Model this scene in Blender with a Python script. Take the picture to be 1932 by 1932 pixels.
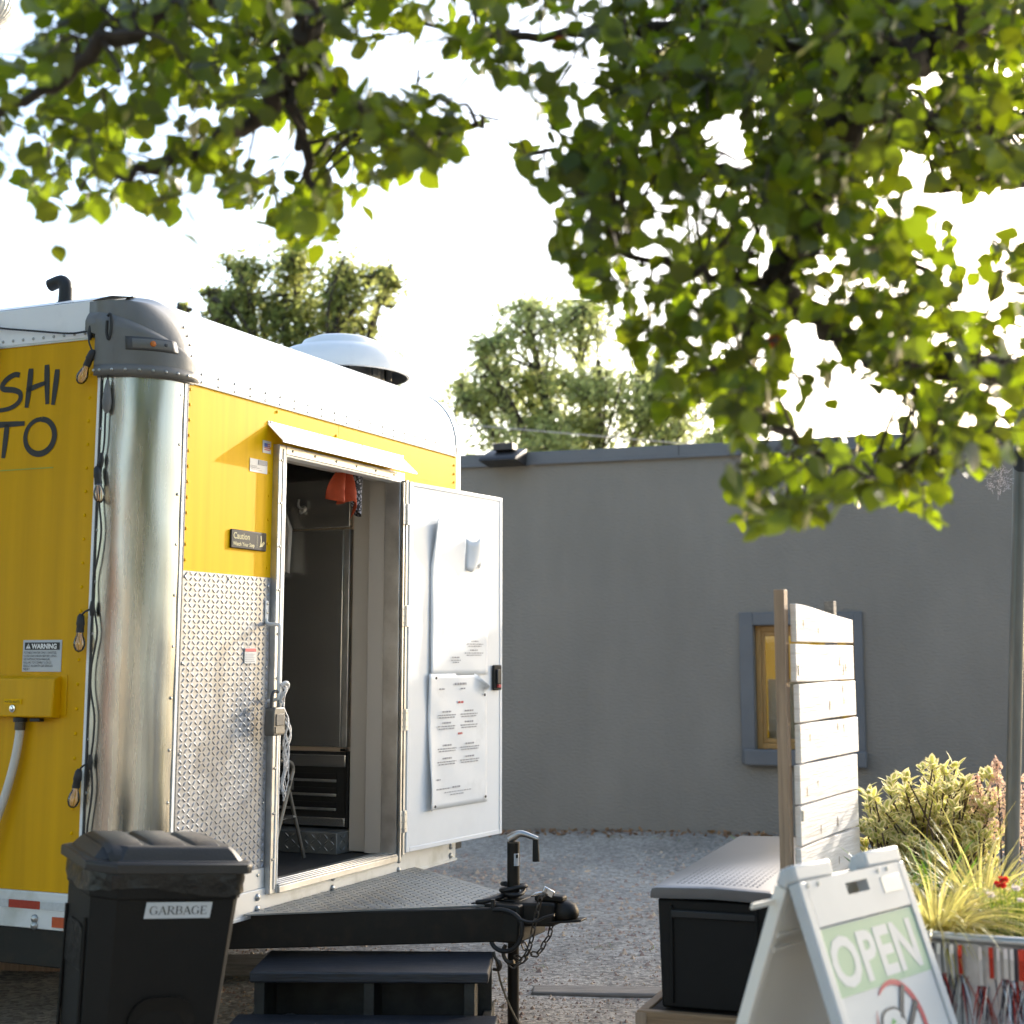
import bpy, math, random
from mathutils import Vector, Matrix, Quaternion

for _o in list(bpy.data.objects):
    bpy.data.objects.remove(_o)
SC = bpy.context.scene
COL = SC.collection
R = math.radians
PI = math.pi
random.seed(7)

# ------------------------------------------------------------------ camera, sky, sun, exposure
CAM_H = 1.65
TILT = math.atan(403 / 2800.0)
FPX, CX, CY = 2800.0, 985.0, 835.0          # focal length and principal point for a 1932 px wide frame
cam_d = bpy.data.cameras.new('camera')
cam = bpy.data.objects.new('camera', cam_d)
COL.objects.link(cam)
cam.location = (0, 0, CAM_H)
cam.rotation_euler = (PI / 2 + TILT, 0, 0)
cam_d.sensor_width = 36.0
cam_d.lens = FPX / 1932 * 36
cam_d.shift_x = -(CX - 966) / 1932
cam_d.shift_y = -(966 - CY) / 1932
cam_d.clip_start = 0.05
cam_d.clip_end = 2000
cam_d.dof.use_dof = True
cam_d.dof.focus_distance = 7.0
cam_d.dof.aperture_fstop = 2.5
SC.camera = cam

SUN_AZ, SUN_EL = 37.0, 18.0                 # azimuth from the view axis (+Y) towards +X
SUN_DIR = Vector((math.sin(R(SUN_AZ)) * math.cos(R(SUN_EL)), math.cos(R(SUN_AZ)) * math.cos(R(SUN_EL)), math.sin(R(SUN_EL))))
world = bpy.data.worlds.new('World')
SC.world = world
world.use_nodes = True
wn = world.node_tree
sky = wn.nodes.new('ShaderNodeTexSky')
sky.sky_type = 'NISHITA'
sky.sun_disc = False
sky.sun_elevation = R(SUN_EL)
sky.sun_rotation = R(SUN_AZ)
sky.altitude = 50
sky.air_density = 1.0
sky.dust_density = 2.6
sky.ozone_density = 1.0
wn.links.new(sky.outputs[0], wn.nodes['Background'].inputs[0])
wn.nodes['Background'].inputs[1].default_value = 0.15
sun_d = bpy.data.lights.new('sun', 'SUN')
sun_d.energy = 2.0
sun_d.angle = R(0.53)
sun_d.color = (1.0, 0.93, 0.82)
sun = bpy.data.objects.new('sun', sun_d)
COL.objects.link(sun)
sun.rotation_euler = SUN_DIR.to_track_quat('Z', 'Y').to_euler()
sun.location = SUN_DIR * 60
VS = SC.view_settings
VS.view_transform = 'Standard'
VS.look = 'None'
VS.gamma = 1.0
VS.exposure = 1.85
VS.use_curve_mapping = False
try:
    VS.use_white_balance = True
    VS.white_balance_temperature = 6550
    VS.white_balance_tint = 10
except Exception:
    pass

# ------------------------------------------------------------------ helpers
_fw = Vector((0, math.cos(TILT), math.sin(TILT)))
_up = Vector((0, -math.sin(TILT), math.cos(TILT)))
_C = Vector((0, 0, CAM_H))


def ray(x, y):
    return _fw + Vector((1, 0, 0)) * ((x - CX) / FPX) + _up * ((CY - y) / FPX)


def at(x, y, Y):
    r = ray(x, y)
    return _C + r * (Y / r.y)


def atz(x, y, z):
    r = ray(x, y)
    return _C + r * ((z - CAM_H) / r.z)


def proj(p):
    d = Vector(p) - _C
    w = d.dot(_fw)
    return CX + FPX * d.x / w, CY - FPX * d.dot(_up) / w


class G:
    """collects faces, then links them as one mesh object"""

    def __init__(s):
        s.v = []
        s.f = []
        s.m = []

    def add(s, vs, fs, mi=0):
        b = len(s.v)
        s.v.extend([tuple(p) for p in vs])
        s.f.extend([tuple(b + i for i in f) for f in fs])
        s.m.extend([mi] * len(fs))
        return s

    def box(s, lo, hi, M=None, mi=0):
        x0, y0, z0 = lo
        x1, y1, z1 = hi
        vs = [Vector(p) for p in ((x0, y0, z0), (x1, y0, z0), (x1, y1, z0), (x0, y1, z0), (x0, y0, z1), (x1, y0, z1), (x1, y1, z1), (x0, y1, z1))]
        if M is not None:
            vs = [M @ p for p in vs]
        return s.add(vs, [(0, 3, 2, 1), (4, 5, 6, 7), (0, 1, 5, 4), (1, 2, 6, 5), (2, 3, 7, 6), (3, 0, 4, 7)], mi)

    def prism(s, poly, a, b, fn, mi=0):
        """poly: 2D outline, extruded from a to b; fn(p, q, t) -> 3D"""
        n = len(poly)
        vs = [fn(p[0], p[1], a) for p in poly] + [fn(p[0], p[1], b) for p in poly]
        fs = [tuple(range(n))[::-1], tuple(range(n, 2 * n))] + [(i, (i + 1) % n, n + (i + 1) % n, n + i) for i in range(n)]
        return s.add(vs, fs, mi)

    def sheet(s, rows, mi=0, close=False):
        """grid of points, rows of equal length"""
        n = len(rows[0])
        vs = [p for r_ in rows for p in r_]
        fs = []
        for i in range(len(rows) - 1):
            for j in range(n if close else n - 1):
                k = (j + 1) % n
                fs.append((i * n + j, i * n + k, (i + 1) * n + k, (i + 1) * n + j))
        return s.add(vs, fs, mi)

    def tube(s, pts, r, n=8, caps=True, mi=0):
        pts = [Vector(p) for p in pts]
        k = len(pts)
        rs = r if isinstance(r, (list, tuple)) else [r] * k
        rows = []
        ref = None
        for i in range(k):
            d = (pts[min(i + 1, k - 1)] - pts[max(i - 1, 0)])
            if d.length < 1e-9:
                d = Vector((0, 0, 1))
            d.normalize()
            if ref is None:
                ref = Vector((0, 0, 1)) if abs(d.z) < .9 else Vector((1, 0, 0))
            a = ref - d * ref.dot(d)
            if a.length < 1e-6:
                a = d.orthogonal()
            a.normalize()
            ref = a
            b = d.cross(a)
            rows.append([pts[i] + (a * math.cos(2 * PI * j / n) + b * math.sin(2 * PI * j / n)) * rs[i] for j in range(n)])
        base = len(s.v)
        s.sheet(rows, mi, close=True)
        if caps:
            s.f.append(tuple(base + j for j in range(n))[::-1])
            s.f.append(tuple(base + (k - 1) * n + j for j in range(n)))
            s.m += [mi, mi]
        return s

    def lathe(s, prof, c=(0, 0, 0), n=24, M=None, mi=0):
        rows = []
        for r_, z in prof:
            row = [Vector((r_ * math.cos(2 * PI * j / n), r_ * math.sin(2 * PI * j / n), z)) for j in range(n)]
            if M is not None:
                row = [M @ p for p in row]
            rows.append([p + Vector(c) for p in row])
        return s.sheet(rows, mi, close=True)

    def build(s, name, mat, parent=None, smooth=35, bevel=0, seg=2):
        me = bpy.data.meshes.new(name)
        me.from_pydata(s.v, [], s.f)
        for m_ in (mat if isinstance(mat, (list, tuple)) else [mat]):
            me.materials.append(m_)
        if len(set(s.m)) > 1:
            me.polygons.foreach_set('material_index', s.m)
        me.update()
        if smooth:
            me.shade_smooth()
            try:
                me.set_sharp_from_angle(angle=R(smooth))
            except Exception:
                pass
        o = bpy.data.objects.new(name, me)
        COL.objects.link(o)
        if parent is not None:
            o.parent = parent
        if bevel:
            b = o.modifiers.new('bevel', 'BEVEL')
            b.width = bevel
            b.segments = seg
            b.limit_method = 'ANGLE'
            b.angle_limit = R(40)
        return o


def mesh_of(g, mat, name='piece', smooth=35):
    o = g.build(name, mat, None, smooth)
    me = o.data
    bpy.data.objects.remove(o)
    return me


def inst(name, me, parent, M):
    o = bpy.data.objects.new(name, me)
    COL.objects.link(o)
    o.parent = parent
    o.matrix_local = M
    return o


def tag(o, label=None, cat=None, group=None, kind=None):
    if label:
        o['label'] = label
    if cat:
        o['category'] = cat
    if group:
        o['group'] = group
    if kind:
        o['kind'] = kind
    return o


def thing(name, label, cat, loc=(0, 0, 0), rz=0, group=None):
    o = bpy.data.objects.new(name, None)
    COL.objects.link(o)
    o.location = loc
    o.rotation_euler = (0, 0, rz)
    o.empty_display_size = .1
    return tag(o, label, cat, group)


def text_geom(body, size, bold=0.0, align='LEFT', sx=1.0, shear=0.0, spacing=1.0, leading=1.0):
    cu = bpy.data.curves.new('lettering', 'FONT')
    cu.body = body
    cu.size = size
    cu.offset = bold
    cu.align_x = align
    cu.shear = shear
    cu.space_character = spacing
    cu.space_line = leading
    cu.resolution_u = 3
    ob = bpy.data.objects.new('lettering', cu)
    COL.objects.link(ob)
    me = bpy.data.meshes.new_from_object(ob)
    vs = [Vector((v.co.x * sx, v.co.y)) for v in me.vertices]
    fs = [tuple(p.vertices) for p in me.polygons]
    bpy.data.objects.remove(ob)
    bpy.data.curves.remove(cu)
    bpy.data.meshes.remove(me)
    return vs, fs


def text(name, body, size, mat, parent, fn, **k):
    vs, fs = text_geom(body, size, **k)
    g = G()
    g.add([fn(p.x, p.y) for p in vs], fs)
    return g.build(name, mat, parent, 0)


def ribbon(pts, ws, fn, g, mi=0):
    """flat brush stroke along 2D points with widths"""
    pts = [Vector(p) for p in pts]
    k = len(pts)
    L_, R_ = [], []
    for i in range(k):
        d = pts[min(i + 1, k - 1)] - pts[max(i - 1, 0)]
        d.normalize()
        nn = Vector((-d.y, d.x))
        w = (ws[i] if isinstance(ws, (list, tuple)) else ws) / 2
        L_.append(pts[i] + nn * w)
        R_.append(pts[i] - nn * w)
    g.sheet([[fn(p.x, p.y) for p in L_], [fn(p.x, p.y) for p in R_]], mi)
    return g


def arc(cx, cy, rx, ry, a0, a1, n=14):
    return [(cx + rx * math.cos(R(a0 + (a1 - a0) * i / n)), cy + ry * math.sin(R(a0 + (a1 - a0) * i / n))) for i in range(n + 1)]


def smoothpath(pts, n=6):
    pts = [Vector(p) for p in pts]
    out = []
    for i in range(len(pts) - 1):
        p0 = pts[max(i - 1, 0)]
        p1, p2 = pts[i], pts[i + 1]
        p3 = pts[min(i + 2, len(pts) - 1)]
        for j in range(n):
            t = j / n
            out.append(.5 * ((2 * p1) + (p2 - p0) * t + (2 * p0 - 5 * p1 + 4 * p2 - p3) * t * t + (3 * p1 - p0 - 3 * p2 + p3) * t ** 3))
    out.append(pts[-1])
    return out


# ------------------------------------------------------------------ materials
def mat(name, col, rough=.5, metal=0.0, var=0.0, scale=8.0, stretch=(1, 1, 1), col2=None, bump=0.0, bscale=60.0, bstretch=(1, 1, 1), rvar=0.0, coat=0.0, spec=.5, detail=6.0, thresh=(.35, .7)):
    m = bpy.data.materials.new(name)
    m.use_nodes = True
    nt = m.node_tree
    b = nt.nodes['Principled BSDF']
    b.inputs['Base Color'].default_value = (*col, 1)
    b.inputs['Roughness'].default_value = rough
    b.inputs['Metallic'].default_value = metal
    b.inputs['Specular IOR Level'].default_value = spec
    if coat:
        b.inputs['Coat Weight'].default_value = coat
        b.inputs['Coat Roughness'].default_value = .12
    tc = nt.nodes.new('ShaderNodeTexCoord')
    if var or col2 or rvar:
        mp = nt.nodes.new('ShaderNodeMapping')
        mp.inputs['Scale'].default_value = stretch
        nt.links.new(tc.outputs['Object'], mp.inputs[0])
        nz = nt.nodes.new('ShaderNodeTexNoise')
        nz.inputs['Scale'].default_value = scale
        nz.inputs['Detail'].default_value = detail
        nz.inputs['Roughness'].default_value = .6
        nt.links.new(mp.outputs[0], nz.inputs['Vector'])
        rp = nt.nodes.new('ShaderNodeValToRGB')
        rp.color_ramp.elements[0].position = thresh[0]
        rp.color_ramp.elements[1].position = thresh[1]
        c2 = col2 if col2 else tuple(c * (1 - var) for c in col)
        rp.color_ramp.elements[0].color = (*c2, 1)
        rp.color_ramp.elements[1].color = (*col, 1)
        nt.links.new(nz.outputs['Fac'], rp.inputs[0])
        nt.links.new(rp.outputs[0], b.inputs['Base Color'])
        if rvar:
            mr = nt.nodes.new('ShaderNodeMapRange')
            mr.inputs['From Min'].default_value = .3
            mr.inputs['From Max'].default_value = .7
            mr.inputs['To Min'].default_value = rough - rvar
            mr.inputs['To Max'].default_value = rough + rvar
            nt.links.new(nz.outputs['Fac'], mr.inputs[0])
            nt.links.new(mr.outputs[0], b.inputs['Roughness'])
    if bump:
        mp2 = nt.nodes.new('ShaderNodeMapping')
        mp2.inputs['Scale'].default_value = bstretch
        nt.links.new(tc.outputs['Object'], mp2.inputs[0])
        n2 = nt.nodes.new('ShaderNodeTexNoise')
        n2.inputs['Scale'].default_value = bscale
        n2.inputs['Detail'].default_value = 5
        nt.links.new(mp2.outputs[0], n2.inputs['Vector'])
        bp = nt.nodes.new('ShaderNodeBump')
        bp.inputs['Strength'].default_value = bump
        bp.inputs['Distance'].default_value = .02
        nt.links.new(n2.outputs['Fac'], bp.inputs['Height'])
        nt.links.new(bp.outputs[0], b.inputs['Normal'])
    return m


def leafmat(name, col, trans, rough=.45, var=.35, tw=.5, scale=6.0):
    m = bpy.data.materials.new(name)
    m.use_nodes = True
    nt = m.node_tree
    b = nt.nodes['Principled BSDF']
    out = nt.nodes['Material Output']
    b.inputs['Roughness'].default_value = rough
    gi = nt.nodes.new('ShaderNodeNewGeometry')
    oi = nt.nodes.new('ShaderNodeObjectInfo')
    ad = nt.nodes.new('ShaderNodeMath')
    ad.operation = 'ADD'
    nt.links.new(gi.outputs['Random Per Island'], ad.inputs[0])
    nt.links.new(oi.outputs['Random'], ad.inputs[1])
    fr = nt.nodes.new('ShaderNodeMath')
    fr.operation = 'FRACT'
    nt.links.new(ad.outputs[0], fr.inputs[0])

    def rmp(c):
        rp = nt.nodes.new('ShaderNodeValToRGB')
        rp.color_ramp.elements[0].color = (c[0] * (1 - var * .6), c[1] * (1 - var), c[2] * (1 - var), 1)
        rp.color_ramp.elements[1].color = (min(1, c[0] * (1 + var)), c[1] * (1 + var * .5), c[2], 1)
        nt.links.new(fr.outputs[0], rp.inputs[0])
        return rp
    r1, r2 = rmp(col), rmp(trans)
    nt.links.new(r1.outputs[0], b.inputs['Base Color'])
    tr = nt.nodes.new('ShaderNodeBsdfTranslucent')
    nt.links.new(r2.outputs[0], tr.inputs[0])
    mx = nt.nodes.new('ShaderNodeMixShader')
    mx.inputs[0].default_value = tw
    nt.links.new(b.outputs[0], mx.inputs[1])
    nt.links.new(tr.outputs[0], mx.inputs[2])
    nt.links.new(mx.outputs[0], out.inputs[0])
    return m


def glassmat(name, col=(1, 1, 1), rough=.02, alpha=.25):
    m = bpy.data.materials.new(name)
    m.use_nodes = True
    nt = m.node_tree
    out = nt.nodes['Material Output']
    gl = nt.nodes.new('ShaderNodeBsdfGlossy')
    gl.inputs['Roughness'].default_value = rough
    tr = nt.nodes.new('ShaderNodeBsdfTransparent')
    tr.inputs[0].default_value = (*col, 1)
    fz = nt.nodes.new('ShaderNodeFresnel')
    fz.inputs[0].default_value = 1.5
    mr = nt.nodes.new('ShaderNodeMath')
    mr.operation = 'ADD'
    mr.inputs[1].default_value = alpha
    nt.links.new(fz.outputs[0], mr.inputs[0])
    mx = nt.nodes.new('ShaderNodeMixShader')
    nt.links.new(mr.outputs[0], mx.inputs[0])
    nt.links.new(tr.outputs[0], mx.inputs[1])
    nt.links.new(gl.outputs[0], mx.inputs[2])
    nt.links.new(mx.outputs[0], out.inputs[0])
    return m


def emit(name, col, s):
    m = bpy.data.materials.new(name)
    m.use_nodes = True
    b = m.node_tree.nodes['Principled BSDF']
    b.inputs['Base Color'].default_value = (*col, 1)
    b.inputs['Emission Color'].default_value = (*col, 1)
    b.inputs['Emission Strength'].default_value = s
    return m


M = {}
M['yellow'] = mat('yellow_paint', (.67, .355, .0), .38, var=.17, scale=1.4, stretch=(9, 9, .3), detail=9, bump=.02, bscale=5, coat=.05, spec=.18)
M['yellow_faded'] = mat('faded_yellow_paint', (.77, .45, .004), .5, var=.0, col2=(.68, .375, .0), scale=2.0, stretch=(11, 11, .3), detail=9, bump=.03, bscale=4, spec=.06)
M['alu'] = mat('brushed_aluminium', (.52, .51, .46), .26, 1.0, var=.14, scale=2.5, stretch=(14, 14, .8), rvar=.05, bump=.015, bscale=2.0, bstretch=(1, 1, .35))
M['alu_trim'] = mat('aluminium_trim', (.66, .66, .64), .38, .9, var=.25, scale=9, rvar=.1)
M['alu_white'] = mat('white_painted_aluminium', (.78, .78, .76), .42, var=.0, col2=(.60, .60, .57), scale=3, thresh=(.2, .45), bump=.02, bscale=9)
M['rail'] = mat('weathered_white_rail', (.66, .67, .66), .45, .25, col2=(.42, .43, .38), scale=4.5, thresh=(.25, .5), detail=9)
M['tread'] = mat('tread_plate_aluminium', (.33, .345, .37), .36, .35, var=.25, scale=14, rvar=.06)
M['tread_dull'] = mat('dull_tread_plate', (.30, .32, .32), .48, .75, var=.35, scale=7, rvar=.1)
M['cap'] = mat('grey_plastic_cap', (.15, .145, .13), .34, var=.18, scale=5, bump=.05, bscale=40)
M['dark_plastic'] = mat('dark_plastic', (.026, .026, .024), .6, var=.25, scale=12, bump=.04, bscale=120, spec=.15)
M['bin'] = mat('black_bin_plastic', (.0045, .0042, .0034), .5, var=.3, scale=5, bump=.10, bscale=160, spec=.25)
M['lid'] = mat('charcoal_lid_plastic', (.028, .026, .024), .42, var=.2, scale=7, bump=.08, bscale=140, spec=.4)
M['bag'] = mat('black_bin_liner', (.004, .004, .0035), .32, bump=.25, bscale=30, spec=.35)
M['black_steel'] = mat('black_painted_steel', (.010, .009, .0065), .5, var=.4, scale=9, bump=.05, bscale=40, col2=(.024, .016, .009), thresh=(.25, .5), spec=.3)
M['chain'] = mat('dull_chain_steel', (.13, .115, .095), .5, .8, var=.4, scale=30)
M['chrome'] = mat('bright_steel', (.7, .7, .7), .16, 1.0)
M['zinc'] = mat('zinc_steel', (.5, .5, .48), .35, 1.0, var=.2, scale=20)
M['galv'] = mat('galvanised_steel', (.50, .52, .53), .38, .85, var=.22, scale=26, rvar=.08)
M['stainless'] = mat('stainless_steel', (.52, .51, .48), .26, .85, var=.10, scale=2.5, stretch=(1, 1, 3))
M['inner_wall'] = mat('interior_panel', (.52, .49, .44), .42, .15, var=.08, scale=4, stretch=(1, 1, .3))
M['floor_in'] = mat('dark_rubber_floor', (.03, .03, .03), .6, var=.4, scale=14)
M['rubber'] = mat('black_rubber', (.010, .010, .010), .55, var=.3, scale=20)
M['white'] = mat('white_plastic', (.50, .52, .53), .45, var=.06, scale=5)
M['door_white'] = mat('white_door_skin', (.72, .735, .74), .4, col2=(.66, .675, .68), scale=2.5, thresh=(.25, .5), bump=.012, bscale=5)
M['paper'] = mat('white_poster_vinyl', (.73, .745, .75), .42, col2=(.60, .615, .62), scale=5, thresh=(.22, .42), bump=.03, bscale=6)
M['ink'] = mat('grey_ink', (.30, .30, .32), .6)
M['ink_black'] = mat('black_ink', (.012, .012, .012), .5)
M['ink_red'] = mat('red_ink', (.5, .06, .06), .6)
M['ink_blue'] = mat('blue_ink', (.06, .10, .35), .6)
M['ink_white'] = mat('white_ink', (.8, .8, .78), .5)
M['gold'] = mat('gold_print', (.40, .36, .18), .6)
M['green_line'] = mat('green_pinstripe', (.30, .36, .05), .5)
M['red_tape'] = mat('red_reflective_tape', (.40, .035, .012), .3, var=.2, scale=60)
M['orange_tape'] = mat('orange_reflective_tape', (.55, .09, .02), .3, var=.2, scale=60)
M['white_tape'] = mat('white_reflective_tape', (.55, .56, .55), .35, var=.15, scale=70)
M['hose'] = mat('white_hose', (.62, .60, .55), .4, var=.15, scale=10)
M['grey_hose'] = mat('grey_hose', (.17, .17, .165), .5, var=.2, scale=10)
M['cord'] = mat('black_cord', (.012, .012, .012), .5)
M['bulb'] = glassmat('clear_bulb_glass', (1, .93, .82), .02, .06)
M['filament'] = mat('bulb_filament', (.8, .45, .2), .4)
M['stain_wood'] = mat('dark_stained_wood', (.030, .036, .050), .5, col2=(.010, .011, .012), scale=7, stretch=(1, 14, 14), bump=.2, bscale=12, bstretch=(1, 14, 14), rvar=.1)
M['stain_wood_end'] = mat('weathered_stained_frame', (.040, .042, .036), .65, col2=(.014, .013, .010), scale=7, bump=.15, bscale=30)
M['cedar'] = mat('cedar_timber', (.34, .22, .12), .7, col2=(.20, .12, .06), scale=3.5, stretch=(1, 1, 18), bump=.15, bscale=8, bstretch=(1, 1, 18))
M['post_wood'] = mat('weathered_post_wood', (.42, .30, .20), .75, col2=(.26, .18, .12), scale=4, stretch=(16, 16, .8), bump=.2, bscale=10, bstretch=(16, 16, .8))
M['board'] = mat('pale_weathered_board', (.82, .76, .71), .8, col2=(.62, .54, .47), scale=3, stretch=(1.0, 1, 14), thresh=(.25, .5), bump=.25, bscale=7, bstretch=(1, 1, 16))  # plank tone lightened to stand in for blown out sunlight
M['old_board'] = mat('grey_tie_wood', (.30, .265, .225), .85, col2=(.18, .155, .125), scale=6, stretch=(1, 12, 12), bump=.3, bscale=8, bstretch=(1, 12, 12))
M['green'] = mat('sign_green', (.26, .40, .27), .45)
M['sign_white'] = mat('sign_white', (.47, .50, .52), .42, var=.05, scale=6)
M['sign_plastic'] = mat('cream_sign_plastic', (.74, .71, .64), .42, col2=(.62, .57, .48), scale=4, thresh=(.2, .45), bump=.03, bscale=25)
M['logo_red'] = mat('logo_red', (.38, .035, .05), .5)
M['logo_dark'] = mat('logo_charcoal', (.035, .04, .05), .5)
M['logo_green'] = mat('logo_green', (.10, .30, .08), .5)
M['orange'] = mat('orange_cloth', (.40, .055, .012), .8, var=.2, scale=30, bump=.1, bscale=200)
M['apron'] = mat('white_cloth', (.66, .64, .60), .85, var=.1, scale=10)
M['rag'] = mat('white_cotton_cord', (.74, .72, .70), .9, var=.2, scale=40, bump=.4, bscale=150)
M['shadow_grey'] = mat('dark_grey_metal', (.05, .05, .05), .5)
M['lock_body'] = mat('padlock_body', (.16, .15, .13), .5, .4, var=.3, scale=30)
M['leaf'] = leafmat('pear_leaf', (.020, .050, .008), (.27, .45, .010), .40, .5, .40)
M['leaf_red'] = leafmat('red_pear_leaf', (.22, .05, .015), (.5, .10, .02), .5, .3, .5)
M['bark'] = mat('pear_bark', (.055, .040, .030), .85, var=.5, scale=20, bump=.5, bscale=30)
M['far_leaf'] = leafmat('far_tree_leaf', (.10, .15, .05), (.42, .54, .17), .7, .4, .55)
M['far_leaf2'] = leafmat('far_glare_leaf', (.15, .215, .10), (.56, .72, .32), .7, .35, .6)  # leaf colour lightened to stand in for backlit glare
M['cream_leaf'] = leafmat('cream_leaf', (.76, .71, .40), (.84, .78, .42), .5, .10, .48)
M['shrub_green'] = leafmat('shrub_leaf', (.28, .36, .10), (.52, .60, .14), .5, .3, .45)
M['grass'] = leafmat('pale_grass', (.46, .49, .17), (.64, .66, .24), .5, .35, .45)
M['grass_green'] = leafmat('green_strap_leaf', (.05, .15, .02), (.20, .42, .04), .4, .3, .4)
M['needle'] = leafmat('fine_green_leaf', (.10, .19, .035), (.32, .46, .06), .5, .4, .45)
M['plume'] = leafmat('pink_plume', (.72, .60, .50), (.74, .60, .48), .7, .3, .35)
M['petal_red'] = leafmat('red_petal', (.45, .012, .012), (.6, .02, .02), .5, .2, .4)
M['petal_white'] = leafmat('white_petal', (.75, .70, .72), (.7, .66, .66), .5, .1, .4)
M['twig'] = mat('shrub_stem', (.07, .045, .028), .8)
M['soil'] = mat('potting_soil', (.03, .022, .015), .95, bump=.6, bscale=60)
M['tin_red'] = mat('red_tinsel', (.45, .04, .02), .25, .55)
M['tin_silver'] = mat('silver_tinsel', (.62, .62, .62), .3, .6)
M['tin_dark'] = mat('dark_tinsel', (.03, .03, .045), .3, .4)
M['pole'] = mat('grey_pole', (.16, .165, .155), .42, .7, var=.25, scale=9, stretch=(3, 3, .6))
M['stucco'] = mat('grey_stucco', (.215, .193, .160), .85, var=.17, scale=1.1, stretch=(1.4, 1, .55), detail=12, bump=.6, bscale=24, bstretch=(1, 1, 2.5))
M['trim_grey'] = mat('slate_trim_paint', (.112, .115, .118), .6, var=.12, scale=4, bump=.1, bscale=30)
M['window_wood'] = mat('ochre_window_wood', (.36, .20, .055), .5, var=.25, scale=5, stretch=(8, 8, 1))
M['olive_wall'] = mat('olive_room_wall', (.42, .34, .03), .8)
M['pane'] = glassmat('window_glass', (.93, .94, .9), .02, -.01)
M['blind'] = mat('grey_window_film', (.32, .28, .22), .7)
M['bronze'] = mat('dark_bronze_metal', (.045, .040, .038), .45, .5, var=.3, scale=20)
M['lens'] = mat('lamp_lens', (.20, .19, .15), .3)
M['amber'] = mat('amber_lens', (.5, .14, .02), .25)
M['lamp_glass'] = mat('ribbed_lamp_glass', (.72, .72, .68), .2)
M['stone'] = mat('gravel_stone', (.30, .28, .255), .85, var=.5, scale=1.2)
M['dry'] = leafmat('dry_leaf_litter', (.22, .14, .07), (.3, .18, .06), .8, .4, .2)
M['stone'] = leafmat('gravel_stone', (.37, .335, .285), (.2, .2, .2), .85, .5, 0.0)


def ground_mat():
    m = mat('gravel_ground', (.44, .395, .335), .95, col2=(.25, .22, .18), scale=.9, stretch=(1, .55, 1), detail=14, thresh=(.3, .64), bump=1.0, bscale=48)
    nt = m.node_tree
    b = nt.nodes['Principled BSDF']
    src = b.inputs['Base Color'].links[0].from_socket
    tc = nt.nodes.new('ShaderNodeTexCoord')
    vo = nt.nodes.new('ShaderNodeTexVoronoi')
    vo.inputs['Scale'].default_value = 42
    nt.links.new(tc.outputs['Object'], vo.inputs['Vector'])
    hs = nt.nodes.new('ShaderNodeSeparateColor')
    nt.links.new(vo.outputs['Color'], hs.inputs[0])
    mr = nt.nodes.new('ShaderNodeMapRange')
    mr.inputs['To Min'].default_value = .55
    mr.inputs['To Max'].default_value = 1.35
    nt.links.new(hs.outputs[0], mr.inputs[0])
    mx = nt.nodes.new('ShaderNodeMix')
    mx.data_type = 'RGBA'
    mx.blend_type = 'MULTIPLY'
    mx.inputs[0].default_value = 1
    nt.links.new(src, mx.inputs[6])
    nt.links.new(mr.outputs[0], mx.inputs[7])
    nt.links.new(mx.outputs[2], b.inputs['Base Color'])
    return m


# ------------------------------------------------------------------ ground
def gz(x, y):
    """low bank of gravel along the wall"""
    d = (14.55 - .364 * x) - y
    return .10 * max(0.0, min(1.0, (x + .8) / 3.2)) * max(0.0, 1 - max(0.0, d) / 3.5) ** 1.5 + .012 * math.sin(2.1 * x + 1.3 * y) * (1 if 6 < y < 15 else 0)


g = G()
xs = [-400, -60, -20, -10] + [-6 + .5 * i for i in range(25)] + [10, 20, 60, 400]
ys = [-400, -60, -20, -5, 3] + [5 + .5 * i for i in range(25)] + [20, 30, 60, 900]
g.sheet([[(x, y, gz(x, y) if (-7 < x < 7 and 5 < y < 18) else 0) for x in xs] for y in ys])
tag(g.build('ground', ground_mat()), kind='structure')
# pebbles
g = G()
oct_ = [(1, 0, 0), (0, 1, 0), (-1, 0, 0), (0, -1, 0), (0, 0, 1), (0, 0, -1)]
of_ = [(0, 1, 4), (1, 2, 4), (2, 3, 4), (3, 0, 4)]
for i in range(9000):
    t = random.random()
    y = 6.3 + 6.5 * t ** 1.7
    x = -.2 * y + random.random() * (.52 * y)
    s = random.uniform(.004, .011) * random.choice((1, 1, 1, 1, 1, 1, 1.5, 1.5, 2.1 if random.random() < .4 else 1)) * (1 + .1 * (y - 6))
    a = random.random() * 6.3
    rows = []
    for p in oct_[:5]:
        q = Vector(p) * s * random.uniform(.6, 1.25)
        rows.append((x + q.x * math.cos(a) - q.y * math.sin(a), y + q.x * math.sin(a) + q.y * math.cos(a), gz(x, y) + q.z * .7 + (.001 if p[2] else -.002)))
    g.add(rows, of_)
tag(g.build('gravel', M['stone'], None, 0), 'loose grey gravel stones scattered over the yard', 'gravel', kind='stuff')
# litter along the wall
g = G()
for i in range(420):
    x = random.uniform(-1.2, 3.4)
    y = 14.4 - .364 * (x + .22) - abs(random.gauss(0, .16)) - .03
    z = gz(x, y) + random.uniform(.004, .03)
    s = random.uniform(.015, .04)
    a = random.random() * 6.3
    n = Vector((random.gauss(0, .6), random.gauss(0, .6), 1)).normalized()
    e1 = n.orthogonal().normalized()
    e2 = n.cross(e1)
    e1, e2 = e1 * math.cos(a) + e2 * math.sin(a), e2 * math.cos(a) - e1 * math.sin(a)
    c = Vector((x, y, z))
    g.add([c + e1 * s, c + e2 * s * .5, c - e1 * s, c - e2 * s * .5], [(0, 1, 2, 3)])
tag(g.build('leaf_litter', M['dry'], None, 0), 'dry brown leaf litter along the foot of the grey wall', 'leaves', kind='stuff')

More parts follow.
